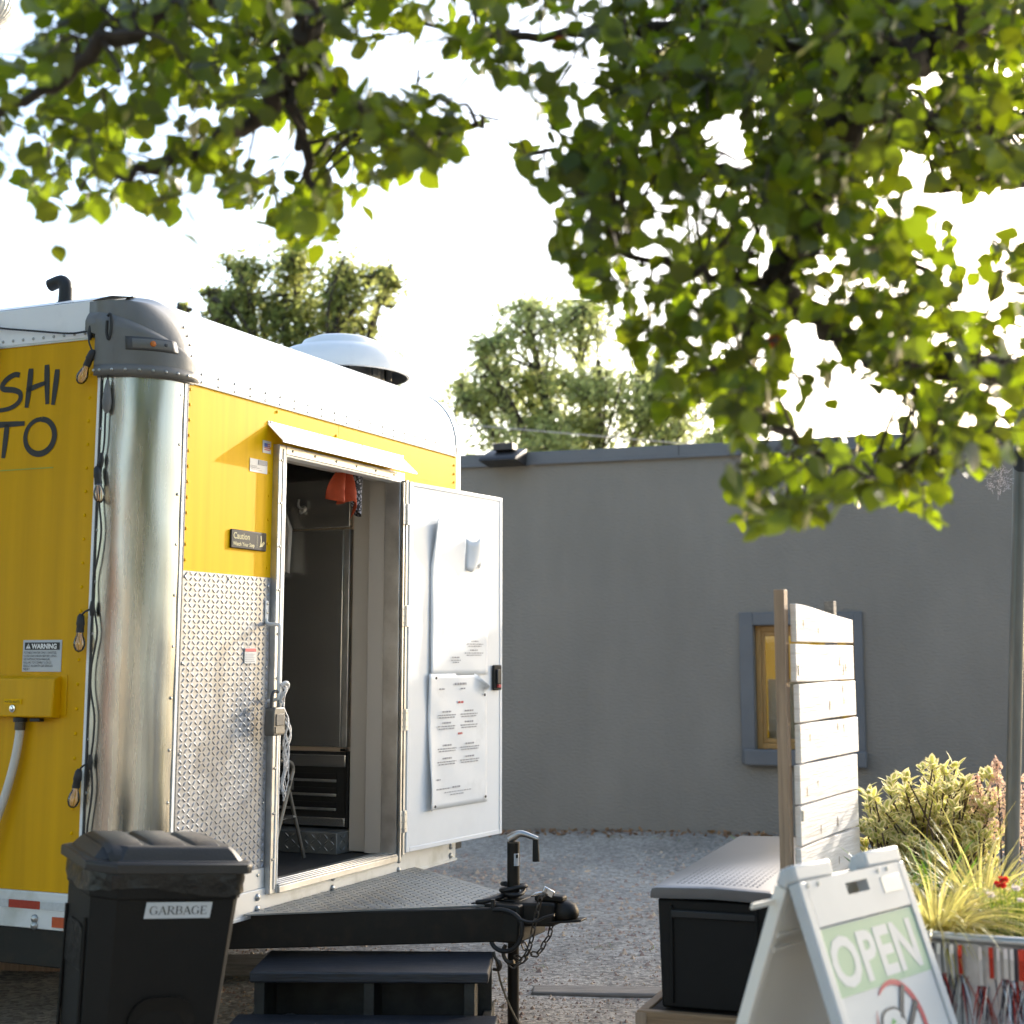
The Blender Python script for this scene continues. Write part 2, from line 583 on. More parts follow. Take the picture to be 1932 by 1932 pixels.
# ------------------------------------------------------------------ grey building
BW = R(-20)
bld = thing('grey_building', 'flat roofed grey stucco building behind the yard', 'building', (-.22, 14.4, 0), BW)
# local x along the wall to the right, y into the building
BX0, BX1, BH = -16.0, 5.2, 3.60
wx0, wx1, wz0, wz1 = 2.63, 3.70, .66, 1.99           # window opening (inside of trim)


def wall_with_hole(g, x0, x1, z0, z1, hx0, hx1, hz0, hz1, y0, y1):
    g.box((x0, y0, z0), (hx0, y1, z1))
    g.box((hx1, y0, z0), (x1, y1, z1))
    g.box((hx0, y0, z0), (hx1, y1, hz0))
    g.box((hx0, y0, hz1), (hx1, y1, z1))


# find where the window stands on the wall from its outline in the photograph
def on_wall(px, py):
    r = ray(px, py)
    n = Vector((math.sin(-BW), math.cos(BW), 0))
    s_ = ((bld.location - _C).dot(n)) / r.dot(n)
    p = _C + r * s_ - bld.location
    ux = Vector((math.cos(BW), math.sin(BW), 0))
    return p.dot(ux), p.z


(a0, b1), (a1, b0) = on_wall(1421, 1180), on_wall(1618, 1418)
wx0, wx1, wz0, wz1 = a0, a1, b0, b1
(t0, s1), (t1, s0) = on_wall(1395, 1156), on_wall(1636, 1446)
g = G()
wall_with_hole(g, BX0, BX1, -.3, BH, wx0, wx1, wz0, wz1, 0, .25)
g.box((BX0, .25, -.3), (BX0 + .25, 9, BH))
g.box((BX1 - .25, .25, -.3), (BX1, 9, BH))
g.box((BX0 + .25, 8.75, -.3), (BX1 - .25, 9, BH))
g.build('wall', M['stucco'], bld, 20)
G().box((BX0 + .25, .25, BH - .35), (BX1 - .25, 8.75, BH - .2)).build('roof', M['trim_grey'], bld)
g = G().box((BX0 - .03, -.035, BH - .105), (BX1 + .03, .29, BH + .01))
g.box((BX0 - .03, -.045, BH - .118), (BX1 + .03, -.036, BH - .095))
fl = g.build('parapet_flashing', M['trim_grey'], bld, bevel=.006)
for i in range(7):
    x = -1.2 + i * 3.0
    if x < BX1:
        G().box((x, -.0395, BH - .094), (x + .012, -.0355, BH + .012)).build('flashing_seam', M['shadow_grey'], fl)
win = G()
wall_with_hole(win, t0, t1, s0, s1, wx0, wx1, wz0, wz1, -.035, -.001)
w = win.build('window', M['trim_grey'], bld, bevel=.008)
tag(w, 'slate trim surround of the window')
G().box((wx0 - .09, -.10, s0 - .01), (wx1 + .09, -.036, s0 + .13)).build('sill', M['trim_grey'], w, bevel=.012)
g = G()
f_ = .055
wall_with_hole(g, wx0 + .002, wx1 - .002, wz0 + .002, wz1 - .002, wx0 + f_, wx1 - f_, wz0 + f_, wz1 - f_, .07, .13)
wall_with_hole(g, wx0 + f_ + .001, wx1 - f_ - .001, wz0 + f_ + .001, wz1 - f_ - .001, wx0 + f_ + .03, wx1 - f_ - .03, wz0 + f_ + .04, wz1 - f_ - .04, .085, .12)
g.build('frame', M['window_wood'], w, bevel=.005)
G().box((wx0 + f_ + .02, .10, wz0 + f_ + .02), (wx1 - f_ - .02, .104, wz1 - f_ - .02)).build('pane', M['pane'], w)
g = G()
g.box((wx0 - .9, 2.2, .1), (wx1 + .9, 2.25, 2.7))
g.box((wx0 - .95, .27, .1), (wx0 - .9, 2.2, 2.7))
g.box((wx1 + .9, .27, .1), (wx1 + .95, 2.2, 2.7))
g.box((wx0 - .95, .27, .05), (wx1 + .95, 2.25, .1))
g.box((wx0 - .95, .27, 2.7), (wx1 + .95, 2.25, 2.75))
g.build('room', M['olive_wall'], bld)
G().box((wx0 + .1, .6, 2.30), (wx1 + .5, .95, 2.36)).build('ceiling_lamp', emit('warm_ceiling_lamp', (.95, .74, .12), 6.0), bld)
g = G().box((wx0 + f_ + .03, .20, wz0 + .05), (wx1 - f_ - .1, .215, wz0 + .62))
g.build('lower_panel', M['blind'], bld)
# flood light under the parapet
lx, lz = on_wall(962, 868)
fx = thing('flood_light', 'dark bronze flood light fixed under the parapet of the grey building', 'light', bld.matrix_basis @ Vector((lx, -.04, lz)), BW)
g = G()
g.prism([(0, .10), (-.30, -.01), (-.33, -.045), (-.02, -.075), (0, -.06)], -.19, .19, lambda a, b, t: (t, a, b))
g.build('housing', M['bronze'], fx, bevel=.006)
G().box((-.15, -.30, -.062), (.15, -.05, -.055), Matrix.Rotation(R(-5.5), 4, 'X')).build('lens', M['lens'], fx)
g = G().box((-.10, -.16, .075), (.10, -.02, .14))
for i in range(6):
    g.box((-.09 + i * .033, -.155, .141), (-.08 + i * .033, -.025, .15))
g.build('mounting_box', M['bronze'], fx, bevel=.004)

# timbers lying in the gravel
for nm, lab, a, b, wd, hh in (('railway_tie', 'weathered timber half sunk in the gravel beyond the trailer jack', (.05, 7.72), (1.5, 7.62), .17, .010),
                              ('timber_beam', 'pale timber lying on the ground under the yellow trailer side', (-3.4, 8.35), (-2.15, 8.25), .14, .10)):
    a, b = Vector((*a, 0)), Vector((*b, 0))
    d = b - a
    t = thing(nm, lab, 'timber', (*a.xy, 0), math.atan2(d.y, d.x))
    G().box((0, -wd / 2, -.05), (d.length, wd / 2, hh)).build('beam', M['old_board'] if nm == 'railway_tie' else M['post_wood'], t, bevel=.012)
o = G().prism([(0, 0), (.34, -.03), (.40, .13), (.30, .27), (.05, .25), (-.05, .12)], 0, .06, lambda a, b, t: (a, b, t)).build('flat_stone', M['old_board'], None, bevel=.012)
o.location = (-1.65, 7.9, .03)
tag(o, 'flat grey stone lying under the trailer beside the garbage bin', 'stone')

# ------------------------------------------------------------------ food trailer
TA = math.atan2(.9172, .3985)
O_T = Vector((-1.5282, 5.9676, 0))
tr = thing('food_trailer', 'yellow food trailer with an open white door and an aluminium corner', 'trailer', O_T, TA)
TM = Matrix.Translation(O_T) @ Matrix.Rotation(TA, 4, 'Z')
W_, LEN = 3.12, 5.2
Z_RB, Z_RT = .52, .717
RR, Z_RO, RC = .34, 2.87, .25


def vf(z):
    if z <= Z_RO:
        return 0.0
    q = min(z - Z_RO, RR)
    return RR - math.sqrt(max(0, RR * RR - q * q))


def F(off=.002):
    return lambda a, b: (a, -off, b)


def Ls(off=.002):
    return lambda a, b: (-off, a, b)


riv_me = mesh_of(G().lathe([(.007, 0), (.0065, .0022), (.0045, .0042), (.0001, .005)], n=8), M['zinc'], 'rivet')
riv_y = mesh_of(G().lathe([(.0075, 0), (.007, .0022), (.005, .0042), (.0001, .005)], n=8), M['yellow_faded'], 'rivet')
bolt_me = mesh_of(G().lathe([(.017, 0), (.016, .005), (.011, .010), (.0001, .0125)], n=10), M['zinc'], 'bolt')
MF = Matrix.Rotation(PI / 2, 4, 'X')        # local z -> -y (outward of the front)
ML = Matrix.Rotation(-PI / 2, 4, 'Y')       # local z -> -x (outward of the left side)


def rivets_f(parent, pts, me=None, off=.001, name='rivet'):
    for a, b in pts:
        inst(name, me or riv_me, parent, Matrix.Translation((a, -off, b)) @ MF)


def rivets_l(parent, pts, me=None, off=.001, name='rivet'):
    for a, b in pts:
        inst(name, me or riv_me, parent, Matrix.Translation((-off, a, b)) @ ML)


# left side
lp = G().box((0, RC, Z_RT), (.045, LEN, 2.968)).build('side_panel', M['yellow'], tr)
rivets_l(lp, [(RC + .045, .95 + i * .098) for i in range(20)], riv_y)
lb = G().box((-.004, RC + .05, 2.969), (.04, LEN, 3.13)).build('roof_band', M['alu_white'], tr, bevel=.006)
rivets_l(lb, [(.33 + i * .055, 2.99) for i in range(12)], off=.005)
G().box((-.006, RC + .05, 2.962), (.0, LEN, 2.9685)).build('band_lip', M['alu_trim'], lb)
lr = G().box((-.006, RC, .572), (.04, LEN, Z_RT - .001)).build('side_rail', M['rail'], tr, bevel=.004)
G().box((-.010, RC, .642), (-.0061, LEN, .648)).build('rail_ridge', M['rail'], lr)
g = G()
rivets_l(lr, [(.455, .612), (.455, .585)], bolt_me, .007, 'bolt')
for v0, v1, z0, z1, mm in ((.427, .587, .645 + .004, .68, 'red_tape'), (.30, .365, .585, .625, 'orange_tape'), (.587, .72, .649, .68, 'white_tape'), (.30, .427, .649, .68, 'white_tape'), (.75, .91, .649, .68, 'red_tape')):
    G().box((-.0125, v0 + .001, z0), (-.0105, v1 - .001, z1)).build('reflective_tape', M[mm], lr)
G().box((.01, RC, .425), (.10, LEN, .571)).build('chassis_beam', M['black_steel'], tr, bevel=.006)
# corner column: quarter cylinder with small dents
rows = []
for i in range(23):
    z = Z_RB + (2.84 - Z_RB) * i / 22
    row = []
    for j in range(25):
        a = R(180 + 90 * j / 24)
        dz = .0016 * math.sin(7 * z + 3 * a) * math.sin(a * 6) + .0012 * math.sin(17 * z + 5 * a)
        row.append((RC + (RC + dz) * math.cos(a), RC + (RC + dz) * math.sin(a), z))
    rows.append(row)
cc = G().sheet(rows).build('corner_column', M['alu'], tr, 60)
G().box((-.0055, RC - .012, Z_RB), (.0, RC + .002, 2.83)).build('seam_strip', M['alu_white'], cc)
G().box((RC - .006, -.0055, Z_RB), (RC + .012, .0, 2.81)).build('seam_strip', M['alu_white'], cc)
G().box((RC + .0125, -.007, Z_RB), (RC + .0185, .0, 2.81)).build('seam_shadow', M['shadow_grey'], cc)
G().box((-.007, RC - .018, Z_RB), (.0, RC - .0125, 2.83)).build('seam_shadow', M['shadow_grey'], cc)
for z in [.85 + i * .21 for i in range(10)]:
    a = R(264)
    inst('rivet', riv_me, cc, Matrix.Translation((RC + RC * math.cos(a), RC + RC * math.sin(a), z)) @ Matrix.Rotation(a + PI / 2, 4, 'Z') @ MF)
    a = R(184)
    inst('rivet', riv_me, cc, Matrix.Translation((RC + RC * math.cos(a), RC + RC * math.sin(a), z + .05)) @ Matrix.Rotation(a + PI / 2, 4, 'Z') @ MF)


# corner cap
def cap_row(z, off=0.0, u_end=.30, v_end=.31):
    f0 = vf(z)
    xl = 0 if z <= 3.13 else .28 * math.sqrt(min(1, (z - 3.13) / .075))
    r_ = max(.05, RC + .005 - f0)
    cxx, cyy = xl + r_, f0 + r_
    row = [(xl - off, v_end if z > 2.985 else max(cyy + .001, .250), z), (xl - off, cyy + .0005, z)]
    for j in range(17):
        a = R(180 + 90 * j / 16)
        row.append((cxx + (r_ + off) * math.cos(a), cyy + (r_ + off) * math.sin(a), z))
    row.append((max(u_end, cxx + .01), f0 - off, z))
    return row


zz = [2.795 + (3.206 - 2.795) * i / 40 for i in range(41)]
cap_top = [(min(.6, p[0] + .25), p[1] + .25, 3.222) for p in cap_row(3.206, .007)]
cap = G().sheet([cap_row(z, .007) for z in zz] + [cap_top]).build('corner_cap', M['cap'], tr, 50)
so = cap.modifiers.new('solid', 'SOLIDIFY')
so.thickness = .006
# thicker lower visor whose upper edge slopes down to the front
rows = []
for i in range(15):
    t = i / 14
    row = []
    for j, p in enumerate(cap_row(3.0)):
        s_ = max(0, j - 1) / 17
        top = 3.075 - .155 * s_ ** 1.6
        z = 2.80 + (top - 2.80) * t
        o_ = .022 * min(1, (1 - t) * 9) * min(1, t * 8 + .6) + .0075
        row.append(cap_row(z, o_, .285)[j])
    rows.append(row)
vis = G().sheet(rows).build('visor', M['cap'], cap, 50)
rows = []
for z in (2.80, 2.845):
    rows.append(cap_row(z, .031, .302))
G().sheet(rows).build('flange', M['cap'], cap, 50).modifiers.new('solid', 'SOLIDIFY').thickness = .004
for k in range(9):
    p = cap_row(2.822, .032)[1 + k * 2]
    a = R(180 + 90 * max(0, min(1, (k * 2 - 1) / 16)))
    inst('rivet', riv_me, cap, Matrix.Translation(p) @ Matrix.Rotation(a + PI / 2, 4, 'Z') @ MF)
for z in (2.86, 2.92, 2.97, 3.01, 3.05):
    p = cap_row(z, .008)[-1]
    inst('rivet', riv_me, cap, Matrix.Translation((p[0] - .015, p[1], p[2])) @ MF)
# marker light set in the visor, bent round the corner
rows, rows2 = [], []
for z in (2.905, 2.912, 2.955, 2.962):
    e = .031 if z in (2.905, 2.962) else .034
    r_ = cap_row(z, e)
    rows.append(r_[7:16])
ml = G().sheet(rows).build('marker_light', M['shadow_grey'], cap, 50)
ml.modifiers.new('solid', 'SOLIDIFY').thickness = .01
rows = []
for z in (2.914, 2.920, 2.947, 2.953):
    e = .0355 if z in (2.914, 2.953) else .038
    rows.append(cap_row(z, e)[8:15])
G().sheet(rows).build('lens_body', M['cap'], ml, 50)
pm = Vector(cap_row(2.934, .038)[11])
am = R(180 + 90 * 9 / 16)
G().lathe([(.013, 0), (.011, .006), (.0001, .009)], n=12, M=Matrix.Rotation(am + PI / 2, 4, 'Z') @ MF, c=pm).build('amber_lens', M['amber'], ml)
pm = Vector(cap_row(2.934, .038)[13])
G().lathe([(.008, 0), (.006, .004), (.0001, .005)], n=10, M=Matrix.Rotation(R(180 + 90 * 11 / 16) + PI / 2, 4, 'Z') @ MF, c=pm).build('screw_hole', M['shadow_grey'], ml)
# front roll and roof
us = [.296, .6, 1.2, 1.8, 2.4, 2.868]
prof = [(0, 2.812)] + [(vf(z), z) for z in [2.87 + .33 * (1 - math.cos(PI / 2 * i / 9)) * 0 + .338 * math.sin(PI / 2 * i / 10) for i in range(11)]] + [(.9, 3.218), (2.5, 3.225), (LEN, 3.2)]
rf = G().sheet([[(x, p[0], p[1]) for x in us] for p in prof]).build('roof', M['alu_white'], tr, 50)
G().sheet([[(x, y, z) for y in (.30, .9, 2.5, LEN)] for x, z in ((-.002, 3.131), (.12, 3.178), (.31, 3.214))]).build('roof_edge', M['alu_white'], rf)
G().box((.30, -.004, 2.806), (2.87, .004, 2.866)).build('roof_flange', M['alu_white'], rf)
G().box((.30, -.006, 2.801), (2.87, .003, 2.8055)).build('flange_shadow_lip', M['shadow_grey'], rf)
rivets_f(rf, [(.36 + i * .124, 2.853) for i in range(21)], off=.004)
rivets_f(rf, [(.36 + i * .124, 2.818) for i in range(21)], off=.004)
rows = [[(2.862, p[0] - .006, p[1] + .003), (2.876, p[0] - .006, p[1] + .003)] for p in prof[:12]]
G().sheet(rows).build('roof_bead', M['alu_trim'], rf).modifiers.new('solid', 'SOLIDIFY').thickness = .008
# far corner of the front
rows = []
for z in [Z_RB + .19 + i * .21 for i in range(10)] + [2.80, 2.87] + [2.87 + .338 * math.sin(PI / 2 * i / 8) for i in range(1, 9)]:
    f0 = vf(z)
    row = [(2.868, f0, z)]
    for j in range(9):
        a = R(270 + 90 * j / 8)
        row.append((W_ - RC + RC * math.cos(a), f0 + RC + RC * math.sin(a), z))
    row += [(W_, 1.0, z), (W_, LEN, z)]
    rows.append(row)
G().sheet(rows).build('far_corner', M['alu_white'], tr, 50)
# front panels (opening from 0.937 to 2.172)
DU0, DU1, DZ0, DZ1 = .937, 2.172, .60, 2.625
fp = G().box((RC + .018, 0, 2.006), (DU0, .04, 2.806)).build('front_panel', M['yellow_faded'], tr)
rivets_f(fp, [(RC + .035, 2.05 + i * .066) for i in range(12)], riv_y)
rivets_f(fp, [(DU0 - .03, 2.05 + i * .11) for i in range(6)], riv_y)
fp2 = G().box((DU0 + .0005, 0, DZ1), (1.523, .04, 2.806)).build('front_panel', M['yellow_faded'], tr)
fp3 = G().box((1.526, 0, DZ1), (2.87, .04, 2.806)).build('front_panel', M['yellow_faded'], tr)
G().box((DU1 + .0005, 0, Z_RT), (2.868, .04, DZ1 - .0005)).build('front_panel', M['yellow_faded'], tr)
rivets_f(fp3, [(2.84, 2.65 + .05 * i) for i in range(4)], riv_y)
rivets_f(fp2, [(.96, 2.78), (1.50, 2.74)], riv_y)
tp = G().box((RC + .02, -.004, Z_RT), (DU0 - .002, .035, 2.005)).build('tread_plate', M['tread'], tr)


def lug(g, c, e1, e2, n, L, w, h):
    c = Vector(c)
    vs = [c - e1 * L, c - e1 * L * .45 - e2 * w, c + e1 * L * .45 - e2 * w, c + e1 * L, c + e1 * L * .45 + e2 * w, c - e1 * L * .45 + e2 * w, c - e1 * L * .55 + n * h, c + e1 * L * .55 + n * h]
    g.add(vs, [(0, 1, 6), (1, 2, 7, 6), (2, 3, 7), (3, 4, 7), (4, 5, 6, 7), (5, 0, 6)])


g = G()
ex, ez, en = Vector((1, 0, 0)), Vector((0, 0, 1)), Vector((0, -1, 0))
NC, NR = 20, 58
du, dz_ = (DU0 - RC - .03) / NC, (2.005 - Z_RT) / NR
for i in range(NC):
    for j in range(NR):
        s_ = 1 if (i + j) % 2 else -1
        e1 = (ex * .80 + ez * s_ * .75).normalized()
        e2 = en.cross(e1).normalized()
        lug(g, (RC + .027 + (i + .5) * du, -.0045, Z_RT + (j + .5) * dz_), e1, e2, en, .0128, .0044, .0030)
tag(g.build('tread_lugs', M['tread'], tp, 25), kind='stuff')
rivets_f(tp, [(RC + .034, 1.98), (RC + .034, 1.62), (RC + .034, 1.25), (RC + .034, .9), (.60, 1.985), (DU0 - .025, 1.965), (DU0 - .025, 1.60), (DU0 - .025, 1.0), (DU0 - .025, .75)], off=.005, name='screw')
# bottom rail of the front
fr_ = G().box((RC, -.012, Z_RB), (2.87, .03, .6295)).build('front_rail', M['rail'], tr, bevel=.004)
G().box((RC, -.007, .630), (DU0 - .001, .03, Z_RT - .001)).build('upper_rail', M['rail'], fr_, bevel=.003)
G().box((DU1 + .001, -.007, .630), (2.868, .03, Z_RT - .001)).build('upper_rail', M['rail'], fr_, bevel=.003)
G().box((RC, -.020, Z_RB - .004), (2.87, -.0125, Z_RB + .008)).build('rail_lip', M['rail'], fr_)
rivets_f(fr_, [(u_, z_) for u_ in (.30, .875, 1.52, 2.19, 2.80) for z_ in (.597, .548)], bolt_me, .0125, 'bolt')
rivets_f(fr_, [(.62 + .13 * i, .69) for i in range(3)], off=.008)
G().box((.02, .04, .56), (3.05, LEN, .622)).build('floor', M['floor_in'], tr)
# door frame
df = G()
df.box((DU0, -.034, DZ0), (.992, .06, DZ1))
df.box((2.122, -.034, DZ0), (DU1, .06, DZ1))
df.box((.9925, -.034, 2.582), (2.1215, .06, DZ1))
dfo = df.build('door_frame', M['alu_trim'], tr, bevel=.004)
G().box((.966, -.0385, DZ0 + .02), (.974, -.0345, DZ1 - .02)).build('frame_groove', M['alu_white'], dfo)
G().box((.99, -.036, DZ0), (.997, -.0, DZ1 - .03)).build('frame_lip', M['alu_white'], dfo)
G().box((.997, -.0355, 2.572), (2.12, .03, 2.581)).build('frame_lip', M['alu_white'], dfo)
rivets_f(dfo, [(.955, .75 + i * .2) for i in range(10)] + [(1.05 + i * .2, 2.603) for i in range(6)], off=.0345, name='screw')
# sill with ridges
sl = G()
sl.box((.993, -.05, .600), (2.1215, .12, .630))
for k in range(4):
    sl.box((.993, -.046 + k * .03, .6305), (2.1215, -.032 + k * .03, .640))
sl.build('door_sill', M['alu_trim'], tr, bevel=.003)
# deep inner jambs
g = G()
g.box((.94, .061, .63), (.985, .14, 2.64))
g.box((2.13, .061, .63), (2.165, .16, 2.64))
g.box((.985, .061, 2.585), (2.13, .14, 2.64))
g.build('door_jamb', M['inner_wall'], tr, bevel=.003)
# awning over the door
g = G()
pr = [(-.003, 2.728), (-.003, 2.712), (-.092, 2.632), (-.096, 2.622)]
g.sheet([[(x - (.012 if y < -.05 else 0), y, z) for y, z in pr] for x in (.885, 2.21)])
aw = g.build('drip_awning', M['alu_white'], tr, 0)
aw.modifiers.new('solid', 'SOLIDIFY').thickness = .004
rivets_f(aw, [(.90, 2.722), (1.33, 2.722), (1.76, 2.722), (2.19, 2.722)], off=.006)

# open door, hinged at the right jamb, swung almost flat against the front
DW = .965
dor = G().box((0, 0, .645), (DW, .032, 2.575)).build('door', M['door_white'], tr, bevel=.004)
dor.location = (2.178, -.066, 0)
dor.rotation_euler = (0, 0, -R(6.2))
g = G()
for lo, hi in (((-.012, -.004, .64), (.022, .035, 2.58)), ((DW - .022, -.004, .64), (DW + .006, .035, 2.58)), ((.0225, -.004, 2.558), (DW - .0225, .035, 2.58)), ((.0225, -.004, .64), (DW - .0225, .035, .664))):
    g.box(lo, hi)
g.build('edge_trim', M['door_white'], dor, bevel=.003)
G().box((-.035, .002, .63), (-.0125, .034, 2.585)).build('hinge_stile', M['alu_trim'], dor, bevel=.002)
G().box((-.058, .004, .60), (-.046, .016, 2.57)).build('piano_strip', M['alu_trim'], dor)
G().box((-.0455, .006, .62), (-.0355, .020, 2.575)).build('rubber_seal', M['rubber'], dor)
for z in (2.40, 1.86, 1.32, .80):
    h = G().box((-.075, -.008, z - .055), (-.012, -.0045, z + .055)).tube([(-.044, -.010, z - .055), (-.044, -.010, z + .055)], .008, 10).build('hinge', M['alu_trim'], dor, bevel=.001)
    for k in (-.035, 0, .035):
        inst('screw', riv_me, h, Matrix.Translation((-.062, -.009, z + k)) @ MF @ Matrix.Scale(.6, 4))
        inst('screw', riv_me, h, Matrix.Translation((-.026, -.009, z + k)) @ MF @ Matrix.Scale(.6, 4))
# latch
lt = G().box((DW - .115, -.02, 1.455), (DW - .025, -.0045, 1.60)).build('latch', M['dark_plastic'], dor, bevel=.012, seg=3)
G().box((DW - .095, -.032, 1.49), (DW - .05, -.0205, 1.575)).build('lever', M['rubber'], lt, bevel=.008)
G().box((DW - .085, -.035, 1.470), (DW - .055, -.0208, 1.488)).build('red_tab', M['ink_red'], lt, bevel=.003)
# sheet of clear film with a curled, torn upper part
door_M = TM @ Matrix.Translation((2.178, -.066, 0)) @ Matrix.Rotation(-R(6.2), 4, 'Z')
posters = []
for nm, lab, x0, x1, z0, z1, seed in (('menu_poster', 'creased white menu poster pinned to the lower half of the open door', .185, .80, .835, 1.555, 1),
                                      ('blank_poster', 'white poster with a curling edge on the upper half of the open door', .195, .80, 1.545, 2.40, 2)):
    po = thing(nm, lab, 'poster')
    po.matrix_basis = door_M
    rs = random.Random(seed)
    rows = []
    NX, NZ = 18, 26
    for j in range(NZ + 1):
        row = []
        for i in range(NX + 1):
            a, b = i / NX, j / NZ
            x = x0 + (x1 - x0) * a - (.012 * b if seed == 1 else 0)
            z = z0 + (z1 - z0) * b
            curl = (.022 if seed == 1 else .004) * max(0, 1 - a * 5.5) ** 1.6 * (math.sin(b * 5.2 + seed) * .5 + .55)
            if seed == 1 and a > .80 and b > .86:
                q = ((a - .80) / .2) * ((b - .86) / .14)
                curl += .055 * q
                x -= .05 * q
                z -= .075 * q
            if seed == 2 and a < .25 and b > .7:
                curl += .022 * (1 - a / .25) * (b - .7) / .3
                x += .03 * (1 - a / .25) * (b - .7) / .3
            y = -.007 - curl - .0025 * math.sin(a * 9 + b * 4 + seed) * math.sin(b * 13) - .0012 * rs.random()
            row.append((x, y, z))
        rows.append(row)
    sh = G().sheet(rows).build('sheet', M['paper'], po, 60)
    sh.modifiers.new('solid', 'SOLIDIFY').thickness = .0006
    for (a, b) in ((.03, .97), (.03, .03), (.95, .04), (.93, .83)):
        if seed == 1:
            G().lathe([(.008, 0), (.007, .003), (.0001, .004)], n=10, M=MF, c=(x0 + (x1 - x0) * a, -.014 - (.028 if a < .1 else 0), z0 + (z1 - z0) * b)).build('pin', M['ink_black'], po)
    posters.append((po, x0, x1, z0, z1))
    # faint print: short broken lines
    g, gr = G(), G()

    def words(gg, xa, xb, z, h, off=.0125):
        x = xa
        while x < xb:
            l = min(rs.uniform(.008, .03), xb - x)
            gg.add([(x, -off, z), (x + l, -off, z), (x + l, -off, z + h), (x, -off, z + h)], [(0, 1, 2, 3)])
            x += l + .005
    if seed == 1:
        words(g, .44, .56, 1.492, .012)
        words(g, .28, .34, 1.468, .008)
        words(g, .50, .55, 1.468, .008)
        words(gr, .475, .53, 1.392, .011)
        for zb, c1, c2 in ((1.345, (.27, .45), (.50, .68)), (1.285, (.27, .45), (.50, .68)), (1.165, (.27, .46), (.50, .70)), (1.095, (.27, .46), (.50, .70))):
            for c in (c1, c2):
                m_ = (c[0] + c[1]) / 2
                words(g, m_ - .045, m_ + .045, zb, .0085)
                words(g, c[0], c[1], zb - .017, .006)
                words(g, c[0] + .01, c[1] - .01, zb - .030, .006)
        words(gr, .475, .525, 1.222, .011)
        words(g, .25, .30, .985, .008)
        words(g, .26, .40, .935, .007)
        words(g, .42, .50, .937, .009)
        words(g, .34, .62, .915, .005)
        words(g, .40, .54, .900, .005)
        tag(gr.build('red_heading', M['ink_red'], po, 0), kind='stuff')
    else:
        for zb, c in ((1.73, (.56, .74)), (1.68, (.54, .74)), (1.64, (.40, .50))):
            m_ = (c[0] + c[1]) / 2
            words(g, m_ - .04, m_ + .04, zb, .007)
            words(g, c[0], c[1], zb - .015, .005)
            words(g, c[0] + .02, c[1] - .02, zb - .027, .005)
    tag(g.build('print', M['ink'], po, 0), kind='stuff')
# torn flap of film high on the door
fl_ = thing('torn_paper', 'torn scrap of white paper curling off the top of the open door', 'paper')
fl_.matrix_basis = door_M
rows = []
for j in range(7):
    b = j / 6
    rows.append([(.55 + .14 * a + .05 * b * (1 - b) * 4 * a, -.012 - .03 * math.sin(PI * a) * (.5 + .5 * b) - .025 * b * a, 2.14 + .17 * b - .02 * math.sin(6 * a)) for a in [i / 8 for i in range(9)]])
G().sheet(rows).build('sheet', M['paper'], fl_, 60).modifiers.new('solid', 'SOLIDIFY').thickness = .0006

# grab handle at the left of the door
gh = G().tube(smoothpath([(.90, -.006, 1.862), (.90, -.012, 1.80), (.895, -.075, 1.79), (.893, -.085, 1.76), (.893, -.085, 1.50), (.893, -.083, 1.462), (.90, -.03, 1.45), (.915, -.034, 1.452)], 5), .0085, 10).build('grab_handle', M['alu_white'], tr, 60)
G().box((.888, -.011, 1.815), (.914, -.0045, 1.90)).build('handle_bracket', M['alu_white'], gh, bevel=.003)
rivets_f(gh, [(.901, 1.885), (.901, 1.845)], off=.0112, name='screw')


def dec_f(name, u0, u1, z0, z1, mm, parent, off=.0025):
    return G().box((u0, -off, z0), (u1, -off + .0015, z1)).build(name, M[mm], parent)


# stickers and plates on the front
cs = G().box((.604, -.010, 2.122), (.884, -.001, 2.206)).build('caution_plate', M['dark_plastic'], tr, bevel=.004)
text('lettering', 'Caution', .040, M['gold'], cs, lambda a, b: (.618 + a, -.0112, 2.165 + b), bold=.0006)
text('lettering', 'Watch Your Step', .0235, M['gold'], cs, lambda a, b: (.618 + a, -.0112, 2.135 + b), bold=.0005)
g = G()
ribbon([(.805, 2.19), (.805, 2.135)], .0015, F(.0112), g)
ribbon(smoothpath([Vector((.835, 2.19)), Vector((.838, 2.165)), Vector((.832, 2.145))], 4), [.008] * 9, F(.0112), g)
g.add([F(.0113)(*p) for p in ((.822, 2.138), (.850, 2.142), (.868, 2.158), (.858, 2.166), (.838, 2.152))], [(0, 1, 2, 3, 4)])
g.build('foot_symbol', M['gold'], cs, 0)
s1_ = dec_f('flag_sticker', .845, .912, 2.575, 2.632, 'white', tr)
dec_f('flag_canton', .857, .882, 2.603, 2.620, 'ink_blue', s1_, .0045)
for k in range(4):
    dec_f('flag_stripe', .8825 if k > 1 else .857, .902, 2.588 + k * .009, 2.592 + k * .009, 'ink_red', s1_, .0045)
s2_ = dec_f('white_sticker', .745, .886, 2.478, 2.538, 'white', tr)
dec_f('sticker_heading', .81, .883, 2.515, 2.536, 'ink', s2_, .0045)
for k in range(3):
    dec_f('sticker_line', .755, .84 - .02 * k, 2.488 + k * .008, 2.4905 + k * .008, 'ink', s2_, .0045)
s3_ = dec_f('danger_sticker', .733, .826, 1.618, 1.688, 'white', tp, .0092)
dec_f('sticker_heading', .737, .822, 1.670, 1.684, 'ink_red', s3_, .0105)
for k in range(5):
    dec_f('sticker_line', .741, .815 - .01 * (k % 2), 1.626 + k * .008, 1.6285 + k * .008, 'ink', s3_, .0105)
# lettering on the yellow side, brushed capitals
LT = Ls(.0025)


def side(v0, z0, sc, ang=0):
    return lambda a, b: (-.0025, v0 - a * sc, z0 + b * sc)


